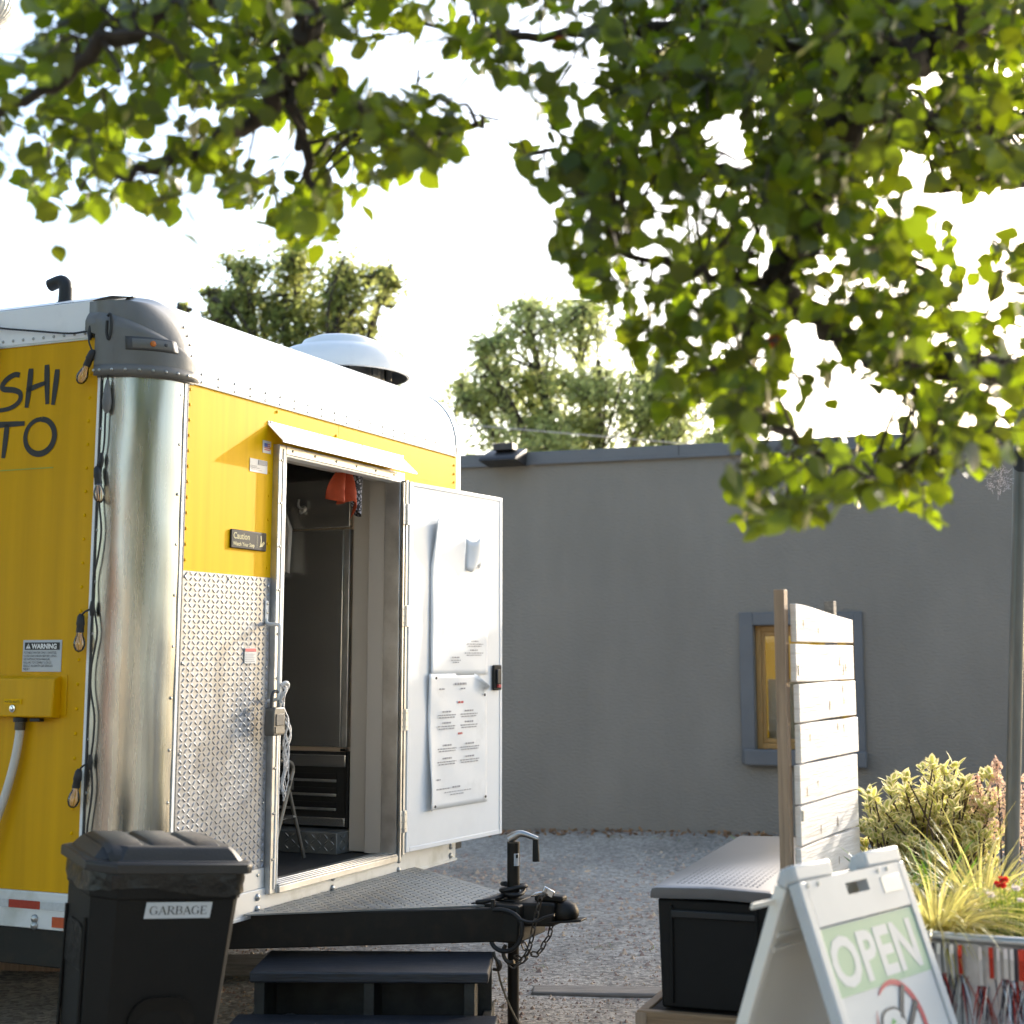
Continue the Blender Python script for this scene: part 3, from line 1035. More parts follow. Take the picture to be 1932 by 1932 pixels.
g = G()
fn = lambda a, b: (-.0025, -a, b)


def stroke(pts, w):
    pp = smoothpath([Vector((-p[0], p[1])) for p in pts], 6)
    n_ = len(pp)
    ribbon(pp, [1.35 * w * (.72 + .28 * math.sin(PI * min(1, .15 + i / n_))) for i in range(n_)], fn, g)
    return g


def letters(strokes, name):
    global g
    g = G()
    for pts, w in strokes:
        stroke(pts, w)
    return g.build(name, M['ink_black'], lp, 0)


letters([([(.672, 2.838), (.70, 2.842), (.74, 2.826), (.765, 2.80), (.755, 2.783), (.70, 2.775), (.665, 2.758), (.668, 2.725), (.71, 2.70), (.77, 2.692), (.815, 2.70)], .019)], 'letter')
letters([([(.612, 2.862), (.617, 2.79), (.627, 2.694)], .022), ([(.632, 2.768), (.58, 2.783), (.525, 2.796)], .017), ([(.527, 2.872), (.523, 2.80), (.516, 2.702)], .021)], 'letter')
letters([([(.470, 2.848), (.476, 2.78), (.486, 2.697)], .021)], 'letter')
letters([([(.86, 2.628), (.76, 2.629), (.633, 2.627)], .020), ([(.728, 2.63), (.733, 2.56), (.741, 2.484)], .021)], 'letter')
letters([([(.548 + .078 * math.cos(t), 2.566 + .074 * math.sin(t)) for t in [R(95 + 24 * i) for i in range(16)]], .020)], 'letter')
G().box((-.003, .47, 2.4285), (-.001, .95, 2.4325)).build('pinstripe', M['green_line'], lp)
# warning sticker
ws = G().box((-.003, .382, 1.587), (-.001, .583, 1.716)).build('warning_sticker', M['white'], lp)
G().box((-.0045, .392, 1.676), (-.0032, .573, 1.706)).build('heading_bar', M['ink_black'], ws)
text('lettering', 'WARNING', .0275, M['ink_white'], ws, lambda a, b: (-.0056, .535 - a, 1.681 + b), bold=.0011, sx=.97)
g = G()
g.add([(-.0056, y, z) for y, z in ((.566, 1.681), (.541, 1.681), (.5535, 1.702))], [(0, 1, 2)])
g.build('alert_triangle', M['ink_white'], ws, 0)
g = G()
g.add([(-.0062, y, z) for y, z in ((.5552, 1.686), (.5518, 1.686), (.5518, 1.697), (.5552, 1.697))], [(0, 1, 2, 3)])
g.build('alert_mark', M['ink_black'], ws, 0)
for k, ln in enumerate(('POTABLE WATER ONLY. SANITIZE,', 'FLUSH AND DRAIN BEFORE USING.', 'SEE INSTRUCTION MANUAL.', 'FAILURE TO COMPLY COULD', 'RESULT IN DEATH OR SERIOUS', 'INJURY.')):
    text('lettering', ln, .0128, M['ink_black'], ws, lambda a, b, k=k: (-.0045, .577 - a, 1.660 - k * .0134 + b), sx=.86)
# water inlet box
ib = G().prism([(0, 1.40), (-.055, 1.405), (-.048, 1.558), (0, 1.572)], .375, .76, lambda a, b, t: (a, t, b)).build('water_inlet_box', M['yellow'], tr, bevel=.006)
G().box((-.004, .345, 1.41), (-.0005, .80, 1.575)).build('back_plate', M['yellow'], ib, bevel=.002)
text('lettering', 'WATER INLETS', .0135, M['ink_black'], ib, lambda a, b: (-.0575, .618 - a, 1.461 + b), sx=.85)
G().box((-.0560, .530, 1.456), (-.0535, .622, 1.477)).build('label_strip', M['yellow_faded'], ib)
G().lathe([(.016, 0), (.015, .006), (.009, .007), (.007, .012), (.0001, .013)], n=14, M=ML, c=(-.054, .575, 1.438)).build('key_lock', M['chrome'], ib)
G().box((-.05, .44, 1.387), (-.02, .49, 1.401)).build('outlet_cap', M['rubber'], ib, bevel=.003)
G().tube([(-.03, .555, 1.402), (-.03, .555, 1.385)], .028, 14).build('hose_nut', M['rubber'], ib)
# vent pipe on the roof
vp = G().tube(smoothpath([(.14, .565, 3.12), (.14, .565, 3.235), (.14, .575, 3.262), (.14, .60, 3.275), (.14, .655, 3.262)], 5), .028, 14).build('vent_pipe', M['rubber'], tr, 60)
G().lathe([(.05, 0), (.045, .02), (.033, .03), (.031, .09)], n=14, c=(.14, .565, 3.15)).build('pipe_boot', M['rubber'], vp)
# mushroom exhaust fan
DC = TM.inverted() @ at(643, 690, 8.75)
fan = G().lathe([(.40, -.075), (.415, -.07), (.415, -.045), (.402, .005), (.37, .05), (.32, .082), (.25, .10), (.243, .11), (.225, .14), (.17, .162), (.08, .172), (.0001, .174)], n=48, c=DC).build('exhaust_fan', M['alu_white'], tr, 50)
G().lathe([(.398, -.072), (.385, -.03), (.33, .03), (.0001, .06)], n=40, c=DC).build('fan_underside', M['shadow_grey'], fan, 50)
G().lathe([(.27, -.16), (.26, -.02), (.25, .02)], n=32, c=DC).build('fan_collar', M['alu_trim'], fan, 50)
for k in range(10):
    g = G()
    a = 2 * PI * k / 10
    p = DC + Vector((.30 * math.cos(a), .30 * math.sin(a), -.10))
    g.box((-.008, -.02, 0), (.008, .02, .10), Matrix.Translation(p) @ Matrix.Rotation(a, 4, 'Z'))
    g.build('fan_bracket', M['shadow_grey'], fan)
lq = TM.inverted() @ at(786, 777, 8.95)
G().box((-.05, -.02, -.02), (.05, .02, .015), Matrix.Translation(lq)).build('roof_latch', M['chrome'], tr, bevel=.006)

# ---- inside of the trailer
g = G()
g.box((.9, .0605, .63), (.9395, .9, 2.9))
g.box((.30, .0405, 2.65), (2.86, .0595, 2.79))
g.build('inner_front_wall', M['inner_wall'], tr)
G().box((3.03, .30, .63), (3.07, LEN - .1, 2.9)).build('inner_side_wall', M['stainless'], tr)
G().box((.05, .30, .63), (.09, LEN - .1, 2.9)).build('inner_serving_wall', M['stainless'], tr)
G().box((.06, LEN - .09, .63), (3.05, LEN - .05, 2.9)).build('inner_back_wall', M['stainless'], tr)
G().box((.06, .3, 2.86), (3.05, LEN - .05, 2.90)).build('ceiling', M['inner_wall'], tr)
G().box((2.175, .062, .63), (2.90, .28, 2.85)).build('inner_jamb_panel', M['inner_wall'], tr, bevel=.004)
plat = G().box((2.06, .285, .623), (3.02, 1.35, .735)).build('raised_platform', M['tread_dull'], tr, bevel=.004)
g = G()
for i in range(8):
    for j in range(3):
        s_ = 1 if (i + j) % 2 else -1
        e1 = Vector((.8, 0, .7 * s_)).normalized()
        lug(g, (2.10 + i * .04, .2845, .65 + j * .032), e1, Vector((0, -1, 0)).cross(e1), Vector((0, -1, 0)), .017, .004, .003)
        e1 = Vector((0, .8, .7 * s_)).normalized()
        lug(g, (2.0595, .31 + i * .04, .65 + j * .032), e1, Vector((-1, 0, 0)).cross(e1), Vector((-1, 0, 0)), .017, .004, .003)
tag(g.build('tread_lugs', M['tread_dull'], plat), kind='stuff')

# wheels (out of the picture to the left)
for vv in (2.35, 3.25):
    for sx in (.16, W_ - .16):
        wv = thing_w = bpy.data.objects.new('wheel', None)
        COL.objects.link(wv)
        wv.parent = tr
        wv.location = (sx, vv, .34)
        wv.rotation_euler = (0, PI / 2, 0)
        G().lathe([(.2, -.1), (.31, -.1), (.34, -.07), (.34, .07), (.31, .1), (.2, .1)], n=32).build('tyre', M['rubber'], wv, 50)
        G().lathe([(.0001, -.03), (.12, -.05), (.15, -.02), (.2, -.09), (.205, .09), (.15, .02), (.12, .05), (.0001, .03)], n=24).build('rim', M['alu_trim'], wv, 50)

# ---- tongue
UC, VC = 1.56, -1.10


def beam(g, p0, p1, w, z0, z1):
    p0, p1 = Vector(p0), Vector(p1)
    d = (p1 - p0).normalized()
    n_ = Vector((-d.y, d.x)) * w / 2
    g.prism([p0 + n_, p1 + n_, p1 - n_, p0 - n_], z0, z1, lambda a, b, t: (a, b, t))


g = G()
beam(g, (.74, .16), (1.47, -1.02), .06, .388, .535)
beam(g, (2.38, .16), (1.65, -1.02), .06, .388, .535)
tg = g.build('tongue_frame', M['black_steel'], tr, bevel=.006)
G().box((1.40, -1.04, .384), (1.72, -.80, .548)).build('coupler_plate', M['black_steel'], tg, bevel=.01)
g = G().prism([(1.44, -.98), (1.68, -.98), (1.62, -1.17), (1.50, -1.17)], .45, .553, lambda a, b, t: (a, b, t))
cp = g.build('coupler', M['black_steel'], tr, bevel=.012)
G().lathe([(.0001, -.035), (.04, -.03), (.058, -.005), (.058, .015), (.045, .045), (.02, .058), (.0001, .06)], n=20, c=(UC, -1.205, .50)).build('coupler_socket', M['black_steel'], cp, 60)
G().prism([(1.49, -1.14), (1.63, -1.14), (1.60, -1.29), (1.52, -1.29)], .462, .472, lambda a, b, t: (a, b, t + (-1.14 - b) * .1)).build('coupler_lip', M['black_steel'], cp, bevel=.003)
G().box((1.53, -1.20, .553), (1.59, -1.06, .580)).build('latch_lever', M['black_steel'], cp, bevel=.008)
pl = G().prism([(.76, -.02), (2.36, -.02), (1.70, -.90), (1.42, -.90)], .5355, .542, lambda a, b, t: (a, b, t)).build('tread_deck', M['tread_dull'], tr)
g = G()
for i in range(40):
    for j in range(23):
        y = -.03 - j * .04
        x = .76 + i * .04 + .01
        f0 = (-.02 - y) / .88
        if .79 + .66 * f0 < x < 2.33 - .66 * f0:
            s_ = 1 if (i + j) % 2 else -1
            e1 = Vector((.8, .7 * s_, 0)).normalized()
            lug(g, (x, y, .5415), e1, Vector((0, 0, 1)).cross(e1), Vector((0, 0, 1)), .018, .005, .0028)
tag(g.build('tread_lugs', M['tread_dull'], pl, 25), kind='stuff')
# jack
JV = -.945
jk = G().tube([(UC, JV, .36), (UC, JV, .80)], .029, 20).build('jack', M['black_steel'], tr, 50)
G().tube([(UC, JV, -.02), (UC, JV, .385)], .026, 18).build('jack_leg', M['black_steel'], jk, 50)
G().tube([(UC, JV, .80), (UC, JV, .806)], .030, 18).build('jack_cap', M['chain'], jk)
G().box((UC - .07, JV - .06, .5485), (UC + .07, JV + .06, .556)).build('jack_flange', M['black_steel'], jk, bevel=.004)
jd = TM.inverted().to_3x3() @ Vector((1, -.25, 0)).normalized()
p0 = Vector((UC, JV, .82))
hn = G().tube(smoothpath([p0 - jd * .02 + Vector((0, 0, -.005)), p0 + jd * .03 + Vector((0, 0, .022)), p0 + jd * .08 + Vector((0, 0, .012)), p0 + jd * .115 + Vector((0, 0, .0))], 4), [.022, .021, .02, .018, .016, .015, .014, .014, .013, .012, .012, .011, .010], 10).build('crank', M['zinc'], jk, 60)
G().tube([p0 + jd * .105 + Vector((0, 0, -.002)), p0 + jd * .107 + Vector((0, 0, -.10))], [.0135, .017], 12).build('crank_grip', M['dark_plastic'], hn, 50)
g = G()
rows = []
jn = TM.inverted().to_3x3() @ Vector((.0, -1, 0))
a0_ = math.atan2(jn.y, jn.x)
for z in (.70, .755):
    rows.append([(UC + .0297 * math.cos(a0_ + t), JV + .0297 * math.sin(a0_ + t), z) for t in [R(5 + 8 * i) for i in range(8)]])
js = g.sheet(rows).build('jack_label', M['white'], jk)
rows = [[(UC + .0300 * math.cos(a0_ + t), JV + .0300 * math.sin(a0_ + t), z) for t in [R(22 + 8 * i) for i in range(4)]] for z in (.735, .75)]
G().sheet(rows).build('label_mark', M['ink_black'], js)
# ------------------------------------------------------------------ things in and on the trailer (trailer coordinates through TM)
def tthing(name, label, cat, loc=(0, 0, 0), rz=0, group=None):
    t = thing(name, label, cat, group=group)
    t.matrix_basis = TM @ Matrix.Translation(loc) @ Matrix.Rotation(rz, 4, 'Z')
    return t


# refrigerator, front facing the serving side
FU, FV0, FV1, FZ0, FZ1 = 2.20, .30, 1.12, .745, 2.62
fg = tthing('refrigerator', 'stainless steel upright refrigerator inside the trailer doorway', 'refrigerator')
G().box((FU + .04, FV0, FZ0 + .02), (2.98, FV1, FZ1)).build('cabinet', mat('fridge_side', (.66, .54, .42), .42, .2, var=.1, scale=4, stretch=(1, 1, 6)), fg, bevel=.004)
dd = G().box((FU, FV0 + .055, 1.165), (FU + .038, FV1 - .01, 2.34)).build('door', M['stainless'], fg, bevel=.006)
G().box((FU - .006, FV0 + .012, 1.165), (FU + .036, FV0 + .050, 2.34)).build('door_handle_edge', M['alu_trim'], dd, bevel=.004)
G().box((FU + .004, FV0 + .02, 2.35), (FU + .038, FV1 - .01, FZ1 - .002)).build('header', M['stainless'], fg, bevel=.005)
bs = G().box((FU + .012, FV0 + .015, FZ0), (FU + .038, FV1 - .01, 1.140)).build('grille_panel', M['dark_plastic'], fg, bevel=.004)
for k in range(3):
    z = .83 + k * .075
    G().box((FU + .0, FV0 + .08, z), (FU + .0115, FV1 - .05, z + .014)).build('louvre', M['alu_trim'], bs, bevel=.002)
    G().box((FU + .006, FV0 + .08, z + .018), (FU + .0118, FV1 - .05, z + .045)).build('louvre_slot', M['rubber'], bs)
G().box((FU - .004, FV0 + .02, 1.06), (FU + .0115, FV1 - .02, 1.125)).build('control_strip', M['stainless'], bs, bevel=.004)
G().box((FU - .004, FV0 + .02, FZ0 + .005), (FU + .0115, FV1 - .02, FZ0 + .05)).build('kick_strip', M['stainless'], bs, bevel=.004)
G().box((FU - .012, FV0 - .004, FZ0 - .004), (FU + .035, FV0 + .014, 1.145)).build('corner_post', M['dark_plastic'], fg, bevel=.01)
G().box((FU - .01, FV0 + .016, 1.146), (FU + .03, FV0 + .05, 1.158)).build('hinge', M['chrome'], fg)
for k in range(2):
    G().tube([(FU + .1, FV0 + .12 + k * .55, .736), (FU + .1, FV0 + .12 + k * .55, FZ0 + .02)], .02, 10).build('foot', M['rubber'], fg)
for y in (.62, .80):
    h = G().tube(smoothpath([(FU + .003, y, 2.47), (FU - .03, y, 2.465), (FU - .05, y, 2.48), (FU - .045, y, 2.51)], 4), .007, 8)
    h.tube(smoothpath([(FU + .003, y, 2.45), (FU - .02, y, 2.435), (FU - .03, y, 2.45)], 4), .006, 8)
    h.lathe([(.022, 0), (.02, .004), (.0001, .006)], n=12, M=ML, c=(FU + .003, y, 2.46))
    h.build('coat_hook', M['zinc'], fg, 60)
# apron on the hook
ap = tthing('apron', 'white apron hanging from a hook on the refrigerator front', 'apron')
rows = []
for j in range(13):
    b = j / 12
    rows.append([(FU - .055 - .022 * math.sin(a * 17 + b) * (.4 + b) - .01 * a, .735 + (a - .35) * (.08 + .17 * min(1, b * 3)), 2.47 - .37 * b + .012 * math.sin(a * 9)) for a in [i / 16 for i in range(17)]])
G().sheet(rows).build('cloth', M['apron'], ap, 60).modifiers.new('solid', 'SOLIDIFY').thickness = .003
# step stool
st = tthing('step_stool', 'folding metal step stool standing inside the trailer doorway', 'stool', (.10, -.02, 0))
sm = mat('stool_tube', (.17, .16, .14), .4, .6)
fnv = lambda y: smoothpath([(1.38, y, .637), (1.55, y, 1.02), (1.575, y, 1.08), (1.56, y, 1.115), (1.51, y, 1.13), (1.45, y, 1.135)], 4)
G().tube(fnv(.34), .011, 10).build('front_frame', sm, st, 60)
G().tube([(1.555, .355, 1.01), (1.72, .355, .637)], .010, 10).build('rear_leg', sm, st, 60)
G().tube(fnv(.58), .011, 10).build('front_frame', sm, st, 60)
G().tube([(1.555, .57, 1.01), (1.72, .57, .637)], .010, 10).build('rear_leg', sm, st, 60)
G().box((1.42, .345, .84), (1.60, .575, .86)).build('tread', M['dark_plastic'], st, bevel=.004)
G().box((1.535, .33, .985), (1.575, .375, 1.035)).build('hinge_plate', M['dark_plastic'], st, bevel=.005)
G().tube([(1.46, .35, .845), (1.63, .352, .85)], .006, 8).build('brace', M['zinc'], st)
# orange cap / cloth and bandana on the header
oc = tthing('orange_cloth', 'orange cloth hanging inside the top of the trailer doorway', 'cloth')
rows = []
for j in range(15):
    b = j / 14
    row = []
    for i in range(17):
        a = i / 16
        wdt = .06 + .10 * math.sin(min(1, b * 1.6) * PI / 2)
        bot = .135 + (.08 * max(0, (a - .78) / .22) if a > .78 else .02 * math.sin(a * 4))
        row.append((1.735 + (a - .55) * wdt, .105 + .028 * math.sin(a * 11 + b * 2) * (.5 + b) - .03 * a, 2.60 - bot * b * 1.15))
    rows.append(row)
G().sheet(rows).build('cloth', M['orange'], oc, 60).modifiers.new('solid', 'SOLIDIFY').thickness = .003
bn = tthing('bandana', 'black and white patterned bandana hanging beside the orange cloth', 'bandana')
bm = mat('paisley_cloth', (.02, .02, .025), .8)
nt_ = bm.node_tree
vo = nt_.nodes.new('ShaderNodeTexVoronoi')
vo.inputs['Scale'].default_value = 48
vo.feature = 'DISTANCE_TO_EDGE'
tc_ = nt_.nodes.new('ShaderNodeTexCoord')
nt_.links.new(tc_.outputs['Object'], vo.inputs['Vector'])
rp_ = nt_.nodes.new('ShaderNodeValToRGB')
rp_.color_ramp.elements[0].color = (.015, .015, .02, 1)
rp_.color_ramp.elements[1].color = (.32, .32, .36, 1)
rp_.color_ramp.elements[0].position = .13
rp_.color_ramp.elements[1].position = .2
nt_.links.new(vo.outputs['Distance'], rp_.inputs[0])
nt_.links.new(rp_.outputs[0], nt_.nodes['Principled BSDF'].inputs['Base Color'])
rows = []
for j in range(13):
    b = j / 12
    r_ = .042 * (1 - .25 * b) * (1 - .5 * max(0, b - .7))
    rows.append([(1.845 + .025 * b + (r_ * (1 + .25 * math.sin(k * 2.2 + b * 5))) * math.cos(2 * PI * k / 14), .085 + r_ * .8 * math.sin(2 * PI * k / 14), 2.60 - .215 * b - .015 * math.cos(2 * PI * k / 14) * b) for k in range(14)])
G().sheet(rows, close=True).build('cloth', bm, bn, 60)
# padlock and cord on the grab handle
pk = tthing('padlock', 'large grey padlock hooked on the grab handle beside the door', 'padlock', (.872, -.085, 1.30))
G().prism([(-.048, 0), (.048, 0), (.052, .03), (.045, .115), (.035, .125), (-.035, .125), (-.045, .115), (-.052, .03)], -.024, .024, lambda a, b, t: (a, t, b)).build('body', M['lock_body'], pk, bevel=.006)
G().tube(smoothpath([(-.03, 0, .12), (-.03, 0, .165), (-.02, 0, .188), (0, 0, .195), (.02, 0, .188), (.03, 0, .165), (.03, 0, .12)], 4), .0075, 10).build('shackle', M['shadow_grey'], pk, 60)
G().box((-.03, -.0275, .045), (.03, -.0245, .095)).build('dial_cover', M['shadow_grey'], pk, bevel=.004)
G().box((-.034, -.0275, .012), (.036, -.0245, .04)).build('label', M['lock_body'], pk)
rg = tthing('cord_rag', 'frayed white cotton cord knotted to the grab handle', 'cord', (.905, -.098, 0))
rows = []
rr = [(0, 1.525, .014), (.012, 1.50, .020), (.0, 1.46, .018), (.012, 1.41, .022), (.032, 1.36, .026), (.045, 1.31, .027), (.050, 1.26, .027), (.048, 1.21, .024), (.040, 1.17, .015), (.030, 1.13, .010), (.024, 1.09, .009), (.024, 1.06, .013), (.028, 1.04, .012), (.032, 1.01, .004)]
path = smoothpath([Vector((a, -.006 * math.sin(i * 1.7), z)) for i, (a, z, q) in enumerate(rr)], 4)
npt = len(path)
for k in range(7):
    pts, rad = [], []
    for i, p in enumerate(path):
        q = rr[min(len(rr) - 1, int(i / 4 + .5))][2] * .72
        a = 2 * PI * k / 7 + i * .33 * (1 if k % 2 else -1)
        pts.append(p + Vector((math.cos(a) * q, math.sin(a) * q * .7, 0)))
        rad.append(.0036 if i < npt - 6 else .0024)
    G().tube(pts, rad, 6).build('cord_strand', M['rag'], rg, 60)
g = G()
for i in range(7):
    z0 = random.uniform(1.12, 1.45)
    x0 = random.uniform(.0, .04)
    g.tube(smoothpath([(x0, -.01, z0), (x0 + random.gauss(.012, .01), -.02 + random.gauss(0, .01), z0 - .05), (x0 + random.gauss(.01, .015), -.015, z0 - random.uniform(.08, .14))], 3), .0022, 5)
g.build('frayed_threads', M['rag'], rg, 60)
G().tube(smoothpath([(-.012, 0, 1.52), (.006, -.012, 1.532), (.03, -.01, 1.525), (.034, -.004, 1.508)], 4), .009, 8).build('knot', M['rag'], rg, 60)
# white hose from the inlet box
hs = tthing('water_hose', 'white water hose hanging from the yellow inlet box', 'hose')
G().tube(smoothpath([(-.03, .555, 1.384), (-.03, .557, 1.33), (-.032, .575, 1.22), (-.035, .615, 1.08), (-.05, .665, .93), (-.08, .74, .72), (-.12, .86, .4), (-.16, 1.0, .02)], 6), .0175, 12).build('hose', M['hose'], hs, 60)
G().tube([(-.03, .555, 1.384), (-.03, .556, 1.352)], .021, 14).build('coupling', M['chain'], hs)

# string lights
sl_ = tthing('string_lights', 'black string light cord with clear bulbs along the trailer corner', 'lights')


def LP(px, py, off=.02):
    """point just outside the left side / corner under a pixel"""
    Mi = TM.inverted()
    c0, r = Mi @ _C, Mi.to_3x3() @ ray(px, py)
    t = (-off - c0.x) / r.x
    p = c0 + r * t
    if p.y < RC:
        a_, b_ = r.x * r.x + r.y * r.y, 2 * ((c0.x - RC) * r.x + (c0.y - RC) * r.y)
        cc_ = (c0.x - RC) ** 2 + (c0.y - RC) ** 2 - (RC + off) ** 2
        dsc = b_ * b_ - 4 * a_ * cc_
        if dsc > 0:
            p = c0 + r * ((-b_ - math.sqrt(dsc)) / (2 * a_))
    return p


cordpx = [(-60, 609), (0, 619), (60, 624), (130, 629), (165, 625), (196, 624), (206, 612), (211, 600), (207, 640), (204, 690), (203, 735), (199, 780), (197, 830), (193, 862), (189, 905), (187, 945), (191, 1000), (185, 1050), (176, 1095), (177, 1140), (181, 1170), (183, 1200), (172, 1260), (171, 1300), (178, 1350), (176, 1395), (172, 1430), (174, 1480), (172, 1510), (165, 1560), (163, 1600)]
G().tube(smoothpath([LP(*p) for p in cordpx], 5), .0042, 8).build('cord', M['cord'], sl_, 60)
G().tube(smoothpath([LP(x, y, .03) for x, y in ((203, 597), (207, 592), (210, 600), (209, 625), (205, 640), (201, 628), (202, 605))], 4), .006, 8).build('coil', M['cord'], sl_, 60)
G().lathe([(.006, 0), (.017, .02), (.020, .05), (.014, .10), (.006, .14)], n=10, c=LP(202, 748, .022) - Vector((0, 0, .07))).build('taped_joint', M['grey_hose'], sl_, 60)
for jx, jy, sx_, sy_, bx_, by_ in ((170, 628, 171, 672, 157, 706), (191, 868, 184, 893, 187, 930), (174, 1148, 152, 1172, 150, 1208), (170, 1438, 147, 1465, 139, 1508), (-15, 616, -14, 660, -20, 700)):
    pj, ps, pb = LP(jx, jy, .024), LP(sx_, sy_, .035), LP(bx_, by_, .04)
    dn = (pb - ps).normalized()
    G().tube([pj + Vector((0, 0, .03)), pj, pj - Vector((0, 0, .03))], [.007, .012, .007], 8).build('cord_joint', M['cord'], sl_, 60)
    G().tube(smoothpath([pj, (pj + ps) / 2 + Vector((-.01, 0, .012)), ps - dn * .02], 5), .004, 6).build('drop_wire', M['cord'], sl_, 60)
    so_ = G().tube([ps - dn * .030, ps - dn * .02, ps + dn * .012, ps + dn * .018, ps + dn * .045], [.007, .014, .0175, .015, .016], 12).build('socket', M['cord'], sl_, 50)
    q = Vector((0, 0, 1)).rotation_difference(dn).to_matrix().to_4x4()
    G().lathe([(.013, 0), (.014, .012), (.020, .026), (.024, .043), (.0235, .056), (.017, .072), (.008, .079), (.0001, .081)], n=16, M=q, c=ps + dn * .044).build('bulb', M['bulb'], sl_, 60)
    g = G()
    for k in range(5):
        a = 2 * PI * k / 5
        e1, e2 = q.to_3x3() @ Vector((math.cos(a), math.sin(a), 0)), None
        g.tube([ps + dn * .05 + e1 * .004, ps + dn * .075 + e1 * .012, ps + dn * .115 + e1 * .009], .0012, 4)
    g.build('filament', M['filament'], so_)

# safety chain, cables and lock at the coupler
ch = tthing('safety_chain', 'rusty steel safety chain looped under the trailer coupler', 'chain')


def link_mesh():
    pts = []
    for k in range(16):
        a = 2 * PI * k / 16
        pts.append(Vector((.0105 * math.cos(a), 0, .0105 * math.sin(a) + (.009 if math.sin(a) > 0 else -.009))))
    pts.append(pts[0])
    return mesh_of(G().tube(pts, .0036, 6, caps=False), M['chain'], 'chain_link', 60)


lk = link_mesh()


def chain(pts, parent, pitch=.031):
    P = smoothpath([Vector(p) for p in pts], 12)
    acc, k = 0.0, 0
    for i in range(len(P) - 1):
        seg = P[i + 1] - P[i]
        acc += seg.length
        if acc >= pitch:
            acc = 0
            d = seg.normalized()
            q = Vector((0, 0, 1)).rotation_difference(d).to_matrix().to_4x4() @ Matrix.Rotation((PI / 2 if k % 2 else 0) + .4, 4, 'Z')
            inst('chain_link', lk, parent, Matrix.Translation(P[i]) @ q)
            k += 1


def TP(px, py, w):
    """trailer-frame point under a pixel on the plane u = w"""
    Mi = TM.inverted()
    c0, r = Mi @ _C, Mi.to_3x3() @ ray(px, py)
    return c0 + r * ((w - c0.x) / r.x)


ZX = lambda x, y: ((960 + x / 4.979) * .9434, (1660 + y / 4.979) * .9434)
chain([TP(*ZX(*p), 1.42) for p in ((690, 660), (640, 650), (600, 690), (580, 780), (555, 880), (530, 1000), (510, 1100), (480, 1200), (420, 1300), (350, 1350), (300, 1330))], ch)
chain([TP(*ZX(*p), 1.66) for p in ((740, 900), (710, 960), (690, 1050), (640, 1130), (610, 1190), (560, 1235), (500, 1220), (450, 1170), (430, 1120))], ch)
chain([TP(*ZX(*p), 1.45) for p in ((330, 1230), (380, 1270), (430, 1290), (500, 1200))], ch)
hk = G()
hk.tube(smoothpath([TP(*ZX(*p), 1.42) for p in ((255, 1150), (232, 1200), (245, 1270), (290, 1320), (340, 1310))], 5), [.010] * 21, 8)
hk.build('chain_hook', M['chain'], ch, 60)
hk = G()
hk.tube(smoothpath([TP(*ZX(*p), 1.36) for p in ((135, 1210), (150, 1270), (185, 1310), (200, 1350), (175, 1390), (130, 1385))], 5), [.007] * 10 + [.011] * 10 + [.007] * 6, 8)
hk.build('chain_hook', M['chain'], ch, 60)
cl = tthing('coupler_padlock', 'small shiny padlock on the chain at the trailer coupler', 'padlock', (1.50, -1.13, .590), .4)
G().box((-.02, -.032, 0), (.02, .022, .032), Matrix.Rotation(.5, 4, 'X')).build('body', M['chrome'], cl, bevel=.005)
G().tube(smoothpath([(-.008, .015, .01), (-.008, .045, .005), (-.004, .06, -.005), (.006, .06, -.008), (.01, .04, -.003), (.01, .015, .008)], 4), .005, 8).build('shackle', M['chrome'], cl, 60)
wc = tthing('trailer_cable', 'thick black power cable coiled round the trailer jack', 'cable')
pts = []
for i in range(42):
    a = i * .36 + .5
    r_ = .052 + .006 * math.sin(i * .9)
    pts.append((UC + r_ * math.cos(a), JV + r_ * math.sin(a), .572 + .0011 * i + .006 * math.sin(i * .5)))
pts = [tuple(TP(*ZX(-30, 720), 1.39)), tuple(TP(*ZX(90, 700), 1.40))] + pts
G().tube(smoothpath(pts, 2), .0105, 8).build('cable', M['rubber'], wc, 60)
G().tube(smoothpath([TP(*ZX(*p), 1.385) for p in ((130, 690), (125, 800), (120, 950), (110, 1080), (140, 1160), (220, 1205), (320, 1190), (390, 1110), (420, 1000), (400, 900), (330, 830), (220, 795), (80, 800), (-60, 815))], 5), .0105, 8).build('cable_loop', M['rubber'], wc, 60)
G().tube(smoothpath([TP(*ZX(*p), 1.36) for p in ((400, 890), (480, 915), (560, 910), (640, 870), (740, 845))], 4), .006, 8).build('brake_wire', M['rubber'], wc, 60)

# dangling cord on the ground by the jack
dc = tthing('ground_cord', 'thin tan cord trailing over the gravel round the jack leg', 'cord')
Mi_ = TM.inverted()
G().tube(smoothpath([Mi_ @ Vector(p) for p in ((-.12, 6.98, .30), (-.09, 6.99, .17), (-.02, 6.95, .03), (.03, 6.85, .012), (.12, 6.75, .012), (.22, 6.7, .012))], 5), .0045, 6).build('cord', mat('tan_cord', (.25, .20, .13), .8), dc, 60)

